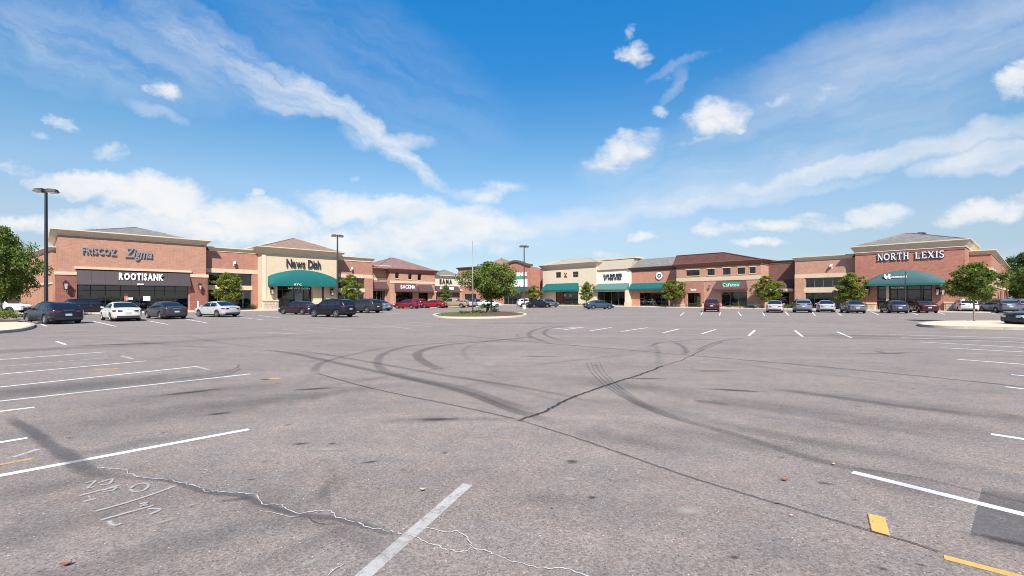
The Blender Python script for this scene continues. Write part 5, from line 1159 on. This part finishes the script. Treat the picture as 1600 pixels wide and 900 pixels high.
CARS = [
 ('wagon', 32, 135, 507.5, -64, 'navy', 'dark navy estate car parked askew by the pale island corner, nearest on the left'),
 ('suv', 120, 160, 491, 40, 'black', 'black car half hidden behind the navy estate, close to the brown fascia shop'),
 ('sedan', 158, 220, 503, -52, 'pearl', 'pearl white saloon seen from behind, before the brown fascia shop'),
 ('sedan', 228, 291, 499.5, -56, 'graphite', 'dark graphite saloon parked between the pearl white and the silver saloons'),
 ('sedan', 310, 369, 496, -64, 'silver', 'bright silver saloon near the young tree, before the low brick shop'),
 ('sedan', 441, 494, 492, -66, 'plum', 'dark plum saloon before the green awning of the cream shop'),
 ('suv', 487, 551, 496.5, -66, 'black', 'large black off-roader in front of the cream shop and lamp post'),
 ('suv', 549, 589, 489.5, -62, 'charcoal', 'charcoal off-roader beyond the large black off-roader'),
 ('sedan', 576, 603, 486, -58, 'bluesilver', 'grey blue saloon mostly hidden behind the charcoal off-roader'),
 ('wagon', 616, 656, 482.5, -70, 'crimson', 'red hatchback parked before the dark awning with white letters'),
 ('suv', 636, 662, 481.2, -55, 'red', 'bright red car half hidden behind the red hatchback'),
 ('sedan', 662, 693, 481.5, -74, 'red', 'red saloon parked alone just left of the tan pickup'),
 ('pickup', 694, 724, 481, -80, 'tan', 'tan pickup truck parked before the small cream shop'),
 ('sedan', 716, 735, 479.8, -62, 'blush', 'pale beige saloon behind the tan pickup, left of the grey pole'),
 ('suv', 728, 744, 479.2, -50, 'slate', 'slate blue car far back behind the thin grey pole'),
 ('sedan', 748, 780, 480.2, 68, 'white', 'white saloon seen through the island shrubs before the arched shop'),
 ('suv', 813, 838, 479.6, 78, 'white', 'white off-roader parked near the arched shop entrance'),
 ('sedan', 828, 854, 481.2, 62, 'black', 'black saloon overlapping the white off-roader by the cream shop'),
 ('suv', 846, 866, 480.6, 48, 'steel', 'steel blue car at the corner of the cream shop'),
 ('sedan', 919, 953, 483.5, 74, 'slate', 'slate grey saloon standing alone in the lane before the white fronted shop'),
 ('suv', 1099, 1125, 487.5, 24, 'maroon', 'maroon off-roader seen from behind before the maroon roofed shop'),
 ('sedan', 1195, 1226, 489, 31, 'blush', 'pale pinkish saloon seen from behind under the roadside tree'),
 ('suv', 1236, 1272, 489, 29, 'bluesilver', 'blue grey off-roader seen squarely from behind'),
 ('sedan', 1275, 1306, 488.5, 31, 'silver', 'light silver saloon between the blue grey and dark grey cars'),
 ('sedan', 1312, 1354, 490, 25, 'grey', 'medium grey saloon under the tree beside the teal awning'),
 ('wagon', 1376, 1419, 490, 26, 'slate', 'dark slate blue estate car beneath the rounded teal awning'),
 ('sedan', 1422, 1464, 489.5, 27, 'maroon', 'dark red saloon before the lettered red brick shop'),
 ('suv', 1488, 1530, 488.7, 36, 'pearl', 'white off-roader behind the trunk of the right island tree'),
 ('sedan', 1522, 1548, 488.2, 38, 'charcoal', 'charcoal car mostly hidden behind the white off-roader'),
 ('suv', 1534, 1590, 490, 22, 'steel', 'shiny steel blue off-roader right of the island tree'),
 ('suv', 1574, 1618, 489, 30, 'bluesilver', 'silver blue car at the far right end of the row'),
 ('sedan', 1582, 1722, 512, -82, 'navy', 'dark navy car nosing past the pale right island'),
 ('pickup', -22, 19, 490.5, 82, 'white', 'white pickup truck at the far left beyond the shrubs')]
for c_ in CARS: place_car(*c_)

# ------------------------------------------------------------------ lamp posts and poles
def lamp_post(px, D, H, label, head_az=90., s=1., two=True):
    p = at(px, D); e = tag(empty('lamp_post', p), label, 'lamp post', 'lamp posts of the parking lot')
    mb = MB(); r = .105*s; t = .075*s; mb.hexa([(-r,-r,.55),(r,-r,.55),(r,r,.55),(-r,r,.55)], [(-t,-t,H-.25),(t,-t,H-.25),(t,t,H-.25),(-t,t,H-.25)]); mb.build('pole', MATS['pole_paint'], e)
    mb = MB(); mb.lathe([(0,0),(.30,0),(.30,.62),(.26,.68),(0,.68)], 16); mb.build('concrete_base', MATS['kerb_concrete'], e, smooth=False)
    a = math.radians(90-head_az); dv = Vector((math.cos(a), math.sin(a), 0)); pv = Vector((-dv.y, dv.x, 0))
    mb = MB(); mb.tube([dv*-.30+Vector((0,0,H-.32)), dv*.30+Vector((0,0,H-.32))], .05, 6); mb.lathe([(0,H-.5),(.10,H-.5),(.10,H-.2),(0,H-.16)], 10); mb.build('arm', MATS['pole_paint'], e)
    for sgn in (1, -1):
        A = lambda u, v, z: tuple(dv*sgn*u+pv*v+Vector((0,0,H-.40+z)))
        mb = MB(); mb.hexa([A(.14,-.24,-.04),A(.78,-.26,-.02),A(.78,.26,-.02),A(.14,.24,-.04)], [A(.18,-.20,.24),A(.68,-.16,.20),A(.68,.16,.20),A(.18,.20,.24)]); h = mb.build('lamp_head', MATS['lamp_metal'], e)
        mb = MB(); mb.hexa([A(.22,-.19,-.11),A(.70,-.20,-.09),A(.70,.20,-.09),A(.22,.19,-.11)], [A(.20,-.21,-.044),A(.73,-.22,-.026),A(.73,.22,-.026),A(.20,.21,-.044)]); mb.build('lens', MATS['lamp_lens'], h)
lamp_post(72, 35.5, 10.6, 'tall dark lamp post with two heads beside the far left tree', 78, .85)
lamp_post(527.3, 59, 10.3, 'dark lamp post standing beside the rounded green awning', 60, .95)
lamp_post(819, 72, 10.4, 'dark lamp post behind the leafy island tree, centre of the lot', 70, 1.1)
pN = SR.at(1440, 17.); lamp_post(1440, pN.y, 1.75+(HZ-361.5)/F*pN.y, 'lamp head showing above the grey roof of the lettered shop', 75, 1.3)
p = at(738.5, 46.5); e = tag(empty('thin_pole', p), 'tall thin weathered grey pole on the middle island', 'pole')
mb = MB(); mb.tube([(0,0,.05),(0,0,3.5),(0,0,7.7)], [.085,.07,.03], 8); mb.build('pole', MATS['grey_pole'], e, smooth=True); mb = MB(); mb.lathe([(0,.1),(.16,.1),(.16,.2),(.10,.24)], 10); mb.build('pole_base', MATS['grey_pole'], e)
p = at(1414.5, 56.3); e = tag(empty('slim_post', p), 'slim dark post rising in front of the rounded teal awning', 'post')
mb = MB(); mb.tube([(0,0,.12),(0,0,1.9),(0,0,5.1)], [.075,.06,.05], 8); mb.build('post', MATS['pole_paint'], e); mb = MB(); mb.lathe([(0,.12),(.14,.12),(.14,.30),(.08,.36)], 10); mb.build('post_base', MATS['pole_paint'], e)
p = SL.at(309.5, -2.2); e = tag(empty('standpipe', p), 'short white standpipe by the right pier of the tan corner shop', 'standpipe')
mb = MB(); mb.tube([(0,0,.1),(0,0,1.25)], .09, 8); mb.build('pipe', MATS['white_metal'], e); mb = MB(); mb.lathe([(0,1.42),(.10,1.38),(.13,1.25),(.10,1.25)], 10); mb.build('pipe_cap', MATS['white_metal'], e)

# ------------------------------------------------------------------ trees and shrubs
def leaf_mesh(name, centres, radii, per, size, rng, flat=.75, droop=.2, aspect=.55):
    """many small leaf blades gathered in clumps"""
    N = len(centres)*per; c = np.repeat(np.array(centres), per, 0); r = np.repeat(np.array(radii), per)
    d = rng.normal(size=(N, 3)); d /= np.linalg.norm(d, axis=1)[:, None]; rad = rng.random(N)**.55
    pos = c+d*(rad*r)[:, None]*np.array([1, 1, flat])
    ax = d*np.array([1, 1, .5])+rng.normal(size=(N, 3))*.55; ax[:, 2] -= droop; ax /= np.linalg.norm(ax, axis=1)[:, None]
    up = np.array([0, 0, 1.])+rng.normal(size=(N, 3))*.55; side = np.cross(ax, up); side /= (np.linalg.norm(side, axis=1)[:, None]+1e-6)
    s = size*(.65+.7*rng.random(N))[:, None]
    v = np.stack([pos-ax*s*.5, pos+side*s*aspect*.5, pos+ax*s*.5, pos-side*s*aspect*.5], 1).reshape(-1, 3)
    me = bpy.data.meshes.new(name); me.vertices.add(4*N); me.vertices.foreach_set('co', v.ravel())
    me.loops.add(4*N); me.loops.foreach_set('vertex_index', np.arange(4*N, dtype=np.int32)); me.polygons.add(N); me.polygons.foreach_set('loop_start', np.arange(0, 4*N, 4, dtype=np.int32))
    me.update(calc_edges=True)
    sh = np.clip(np.repeat(rng.random(len(centres)), per)*.55+rng.random(N)*.5, 0, 1); at_ = me.attributes.new('shade', 'FLOAT', 'FACE'); at_.data.foreach_set('value', sh.astype(np.float32))
    return me
def tree_meshes(seed, H, trunk, R, per, ncl, leaf, rt, shape='round', limbs=11, clr=.5):
    rng = np.random.default_rng(seed); rn = random.Random(seed); mb = MB(); mb.smooth = True
    lean = Vector((rn.uniform(-.12, .12), rn.uniform(-.12, .12), 0)); top = H*.80
    tp = [Vector((0,0,-.05)), Vector((0,0,.12)), lean*.4+Vector((0,0,trunk*.6)), lean+Vector((0,0,trunk)), lean*1.5+Vector((0,0,(trunk+top)/2)), lean*1.2+Vector((0,0,top))]
    mb.tube(tp, [rt*1.5, rt*1.1, rt*.95, rt*.85, rt*.5, rt*.12], 8); cs, rs = [], []
    cz = (trunk+H)/2; hz = (H-trunk)/2
    for i in range(limbs):
        t = (i+.5)/limbs; z0 = trunk*.88+(top-trunk)*t*.85; a = i*2.4+rn.uniform(-.4, .4)
        if shape == 'round': rr = R*math.sqrt(max(.10, 1-((z0+.25*hz-cz)/hz)**2))*rn.uniform(.78, 1.10)
        elif shape == 'cone': rr = R*(1.05-.85*t)*rn.uniform(.75, 1.15)
        else: rr = R*(.55+.6*math.sin(math.pi*min(1, t*.9+.12)))*rn.uniform(.7, 1.15)
        end = Vector((math.cos(a)*rr, math.sin(a)*rr, z0+rr*rn.uniform(.22, .55))); st = lean*(z0/H)+Vector((0,0,z0)); mid = st.lerp(end, .5)+Vector((0,0,.12*rr))
        mb.tube([st, mid, end], [rt*.42*(1-.5*t), rt*.26*(1-.5*t), .012], 5)
        for _ in range(3):
            f = rn.uniform(.35, .9); b0 = st.lerp(end, f); b1 = b0+Vector((rn.uniform(-1,1), rn.uniform(-1,1), rn.uniform(.0,.9)))*R*.32; mb.tube([b0, b1], [rt*.14, .008], 4); cs.append(tuple(b1)); rs.append(R*rn.uniform(.16, .30)*clr*2)
        cs.append(tuple(end)); rs.append(R*rn.uniform(.18, .32)*clr*2)
    while len(cs) < ncl:
        u = rn.uniform(-1, 1); a = rn.uniform(0, 6.283); q = rn.random()**.45
        prof = math.sqrt(max(0, 1-u*u)) if shape == 'round' else max(.08, (1-u)*.5+.05) if shape == 'cone' else math.sqrt(max(0, 1-u*u))*(.85+.3*math.sin(3*a))
        lob = 1+.20*math.sin(3*a+seed)*math.cos(2.3*u+seed)
        cs.append((math.cos(a)*R*q*prof*lob, math.sin(a)*R*q*prof*lob, cz+u*hz*.95)); rs.append(R*rn.uniform(.13, .27)*clr*2)
    return mb.mesh('trunk', True), leaf_mesh('crown', cs, rs, per, leaf, rng)
def put_tree(meshes, p, label, leafm, barkm='bark', s=1., rz=0., group=None, name='tree', sz=None):
    e = tag(empty(name, (p[0], p[1], p[2] if len(p) > 2 and p[2] else .1), rz), label, 'tree', group); e.scale = (s, s, sz or s)
    for me, m, n in ((meshes[0], barkm, 'trunk'), (meshes[1], leafm, 'crown')):
        o = bpy.data.objects.new(n, me); C.objects.link(o); o.parent = e
        if not me.materials: me.materials.append(MATS[m])
        o.material_slots[0].link = 'OBJECT'; o.material_slots[0].material = MATS[m]
    return e
TV = [tree_meshes(sd, 5., 1.05, 1.50, 110, 110, .17, .075, 'round', 13) for sd in (3, 8, 21)]
GT = 'young trees along the shop fronts'
def street_tree(px, s, yoff, ytop, halfw, v, label, m='leaf_bright', bark='bark'):
    p = s.at(px, yoff) if isinstance(s, Strip) else at(px, s); H = EYE+(HZ-ytop)/F*p.y; R = halfw/F*p.y
    put_tree(TV[v], (p.x, p.y, .1), label, m, bark, R/1.62, px*.7, GT, 'young_tree', (H-.1)/5.05)
street_tree(357, SL, -2.6, 424, 20.5, 0, 'young bright tree before the dark panes of the low brick shop, by the silver saloon')
street_tree(548, SL, -2.6, 429, 16.5, 1, 'young bright tree just right of the lamp post and rounded green awning')
street_tree(697, SL, -2.6, 445, 9.5, 2, 'small slender tree before the small cream shop with four letters', 'leaf_mid')
street_tree(835, 84, 0, 446, 12, 1, 'small yellow green tree at the recessed brick link, left of the cream shop')
street_tree(917, SR, -3.6, 440, 12, 2, 'young green tree between the sloped green awning and the white front')
street_tree(1052.5, SR, -3.4, 436, 17.5, 0, 'young bright tree covering the right end of the green canopy, near round emblem')
street_tree(1200, SR, -3.2, 431, 20, 1, 'round yellow green tree before the recessed dark brick link')
street_tree(1329, SR, -3.2, 426, 22.5, 2, 'young bright tree at the left edge of the rounded teal awning')
pr_ = ground(1522, 504.5); TR = tree_meshes(31, 4.1, 1.5, 1.5, 110, 105, .15, .055, 'round', 13)
put_tree(TR, (pr_.x, pr_.y, .12), 'young green tree with a pale trunk on the right island', 'leaf_mid', 'pale_bark', name='young_tree')
pc_ = at(768, 52); TC = tree_meshes(47, 6.2, 1.7, 3.3, 120, 140, .23, .13, 'wide', 15)
tc = put_tree(TC, (pc_.x, pc_.y, .1), 'broad leafy tree with rust tinged tips on the middle island', 'leaf_mid', s=.94)
mb = MB()
for i in range(9):
    a = RND.uniform(2.2, 4.2) if i < 5 else RND.uniform(0, 6.3); z = RND.uniform(4.9, 5.4); s_ = Vector((math.cos(a)*.9, math.sin(a)*.4, z)); e_ = s_+Vector((math.cos(a)*RND.uniform(.3,1.1), 0, RND.uniform(.5, 1.0))); mb.tube([s_, e_], [.022, .010], 4)
tag(mb.build('bare_twigs', MATS['bark'], tc), kind='stuff')
TBIG = [tree_meshes(61, 8.6, 1.6, 4.2, 110, 230, .30, .17, 'wide', 18), tree_meshes(77, 10., 1.4, 4.6, 100, 230, .34, .20, 'round', 16)]
pl_ = at(2, 41.); put_tree(TBIG[0], (pl_.x, pl_.y, 0), 'large deep green tree cut by the left edge of the view', 'leaf_mid', rz=.9, s=.56, sz=.93)
GB = 'large trees beyond the building at the right edge'
for (px, D, v, s, rz, lab) in ((1606, 96, 1, 1.14, .3, 'tall dark tree rising beyond the right brick wing'), (1640, 84, 0, 1.05, 2., 'broad dark tree at the extreme right edge'), (1592, 120, 0, .85, 4., 'lower tree filling the gap beside the right brick wing'), (1622, 66, 1, .55, 1.3, 'low bushy tree behind the last parked cars at the right')):
    p = at(px, D); put_tree(TBIG[v], (p.x, p.y, 0), lab, 'leaf_dark' if v else 'leaf_mid', s=s, rz=rz, group=GB)
for (px, D, v, s, rz, lab) in ((22, 78, 1, .62, .8, 'soft green tree beyond the brick side wing, low at the left'), (-6, 92, 0, .9, 2.1, 'distant tree behind the large left tree'), (-60, 80, 1, .9, .2, 'dense tree further out beyond the left edge')):
    p = at(px, D); put_tree(TBIG[v], (p.x, p.y, 0), lab, 'leaf_mid', s=s, rz=rz, group='trees beyond the left side wing')
def shrub(p, w, h, label, m='leaf_shrub', seed=1, leaf=.09, per=60, z=.13, cat='shrub', name='shrub', group=None, l=None):
    rng = np.random.default_rng(seed); n = max(5, int(18*w)); l = l or w
    cs = [((rng.random()-.5)*l, (rng.random()-.5)*w*.8, h*(.25+.5*rng.random())) for _ in range(n)]; rs = [max(.12, min(h*.36, .45))*(.7+.6*rng.random()) for _ in range(n)]
    e = tag(empty(name, (p[0], p[1], z), RND.uniform(-.3, .3) if l == w else SRROT[0]), label, cat, group)
    o = mesh_obj('foliage', leaf_mesh('foliage', cs, rs, per, leaf, rng), MATS[m], e); mb = MB()
    for i in range(5): mb.tube([(0,0,-.02), (cs[i][0]*.6, cs[i][1]*.6, cs[i][2])], [.025, .01], 4)
    mb.build('stems', MATS['bark'], e); return e
SRROT = [SR.r]
for i, (px, py, w, h, lab, m) in enumerate(((8, 500.5, 1.3, .75, 'bright yellow green shrub at the left edge, front of the mulch bed', 'leaf_bright'), (-14, 499, 1.4, .8, 'leafy shrub cut by the left edge of the view', 'leaf_shrub'), (26, 499.5, .7, .42, 'low brownish shrub at the tip of the left mulch bed', 'leaf_dark'), (5, 495.5, 1.0, .8, 'darker shrub behind the yellow green one at the left edge', 'leaf_mid'), (30, 489, 1.6, 1.35, 'rounded light green bush between the white pickup and the side wing', 'leaf_bright'))):
    p = ground(px, py); shrub(p, w, h, lab, m, i+5, group='shrubs at the left edge')
for i, (pl, pr, y, h, lab) in enumerate(((866, 884, -3.2, .55, 'low hedge under the window of the cream shop, left piece'), (888, 906, -3.2, .5, 'low hedge under the window of the cream shop, right piece'), (907, 921, -3.4, .6, 'small hedge at the foot of the tree beside the white front'),
        (1022, 1048, -3.4, .5, 'low hedge before the round emblem shop'), (1048, 1074, -3.2, .55, 'low hedge at the foot of the tree by the round emblem shop'), (1089, 1098, -2.6, .6, 'small clipped bush beside the narrow entrance'), (1126, 1146, -2.6, .6, 'low hedge under the shop panes with green lettering, left half'), (1146, 1166, -2.6, .6, 'low hedge under the shop panes with green lettering, right half'), (1166, 1180, -2.6, .5, 'low hedge beneath the right end of the maroon roofed shop'),
        (1224, 1237, -2.6, .8, 'clipped bush between the pinkish and blue grey cars'), (1300, 1314, -2.4, .7, 'small bush between the silver and medium grey saloons'))):
    p = SR.at((pl+pr)/2, y); l = SR.x(pr, y)-SR.x(pl, y); shrub(p, .8, h, lab, 'leaf_shrub', i+40, .08, 50, .14, 'hedge', 'hedge', 'low hedges along the right row', l=max(.85, l))
for (px, lab, h) in ((505-110, 'small bush at the pilaster beside the cream shop', .9), (596, 'little bush at the foot of the narrow tan bay', .6)):
    p = SL.at(px, -1.); shrub(p, .9, h, lab, 'leaf_shrub', px, group='bushes along the left row')
# planting on the middle island: a clump of broad fronds, low shrubs and grass
def frond_plant(p, label, n=22, h=1.3, m='leaf_dark'):
    e = tag(empty('frond_plant', (p.x, p.y, .14)), label, 'plant'); mb = MB(); rn = random.Random(4)
    mb.lathe([(0,0),(.20,0),(.17,.35),(.14,.6),(0,.62)], 9); mb.build('stem', MATS['bark'], e)
    for i in range(n):
        a = i*2.4; el_ = rn.uniform(.25, 1.25); Ln = h*rn.uniform(.7, 1.); fb = MB(); q = 6
        for j in range(q+1):
            t = j/q; rr = Ln*t*math.cos(el_)*(1+.2*t); z = .55+Ln*(t*math.sin(el_)-.45*t*t); w = .14*math.sin(math.pi*min(1, t*.9+.1))**.7; c, s = math.cos(a), math.sin(a)
            fb.v += [(c*rr-s*w, s*rr+c*w, z-.04), (c*rr, s*rr, z+.03), (c*rr+s*w, s*rr-c*w, z-.04)]
        for j in range(q): fb.f += [(3*j, 3*j+3, 3*j+4, 3*j+1), (3*j+1, 3*j+4, 3*j+5, 3*j+2)]
        me = fb.mesh('leaf'); o = mesh_obj('leaf', me, MATS[m], e)
        at_ = me.attributes.new('shade', 'FLOAT', 'FACE'); at_.data.foreach_set('value', [rn.random()*.8]*len(me.polygons))
frond_plant(ground(762, 491.6), 'dark plant with arching fronds in the mulch of the middle island')
for i, (px, py, w, h, lab) in enumerate(((745, 492.5, 1.2, .55, 'low shrub by the foot of the thin grey pole'), (773, 490.5, .8, .5, 'small dark shrub right of the arching frond plant'), (728, 493.3, 1.3, .4, 'low spreading shrub left of the thin grey pole'))):
    shrub(ground(px, py), w, h, lab, 'leaf_shrub' if i != 1 else 'leaf_dark', i+80, group='low shrubs on the middle island')
def grass(poly, n, h, label, m='grass_blade', seed=5):
    rng = np.random.default_rng(seed); xs = [p[0] for p in poly]; ys = [p[1] for p in poly]; vs, fs = [], []
    def inside(x, y):
        c = False
        for (a, d) in zip(poly, poly[1:]+poly[:1]):
            if (a[1] > y) != (d[1] > y) and x < (d[0]-a[0])*(y-a[1])/(d[1]-a[1])+a[0]: c = not c
        return c
    while len(fs) < n:
        x, y = rng.uniform(min(xs), max(xs)), rng.uniform(min(ys), max(ys))
        if not inside(x, y): continue
        a = rng.uniform(0, 6.28); w = .018; q = h*rng.uniform(.5, 1.2); k_ = len(vs); lx, ly = rng.normal(0, .35, 2)*q
        vs += [(x-math.cos(a)*w, y-math.sin(a)*w, .12), (x+math.cos(a)*w, y+math.sin(a)*w, .12), (x+lx, y+ly, .12+q)]; fs.append((k_, k_+1, k_+2))
    me = bpy.data.meshes.new('grass'); me.from_pydata(vs, [], fs); tag(mesh_obj('grass', me, MATS[m]), label, 'grass', kind='stuff')
gp = [ground(*q) for q in ((688,494.2),(700,495.6),(752,496),(750,491.5),(740,489.6),(705,490.6),(690,492))]
grass([(p.x, p.y) for p in gp], 9000, .16, 'rough olive grass on the left half of the middle island')
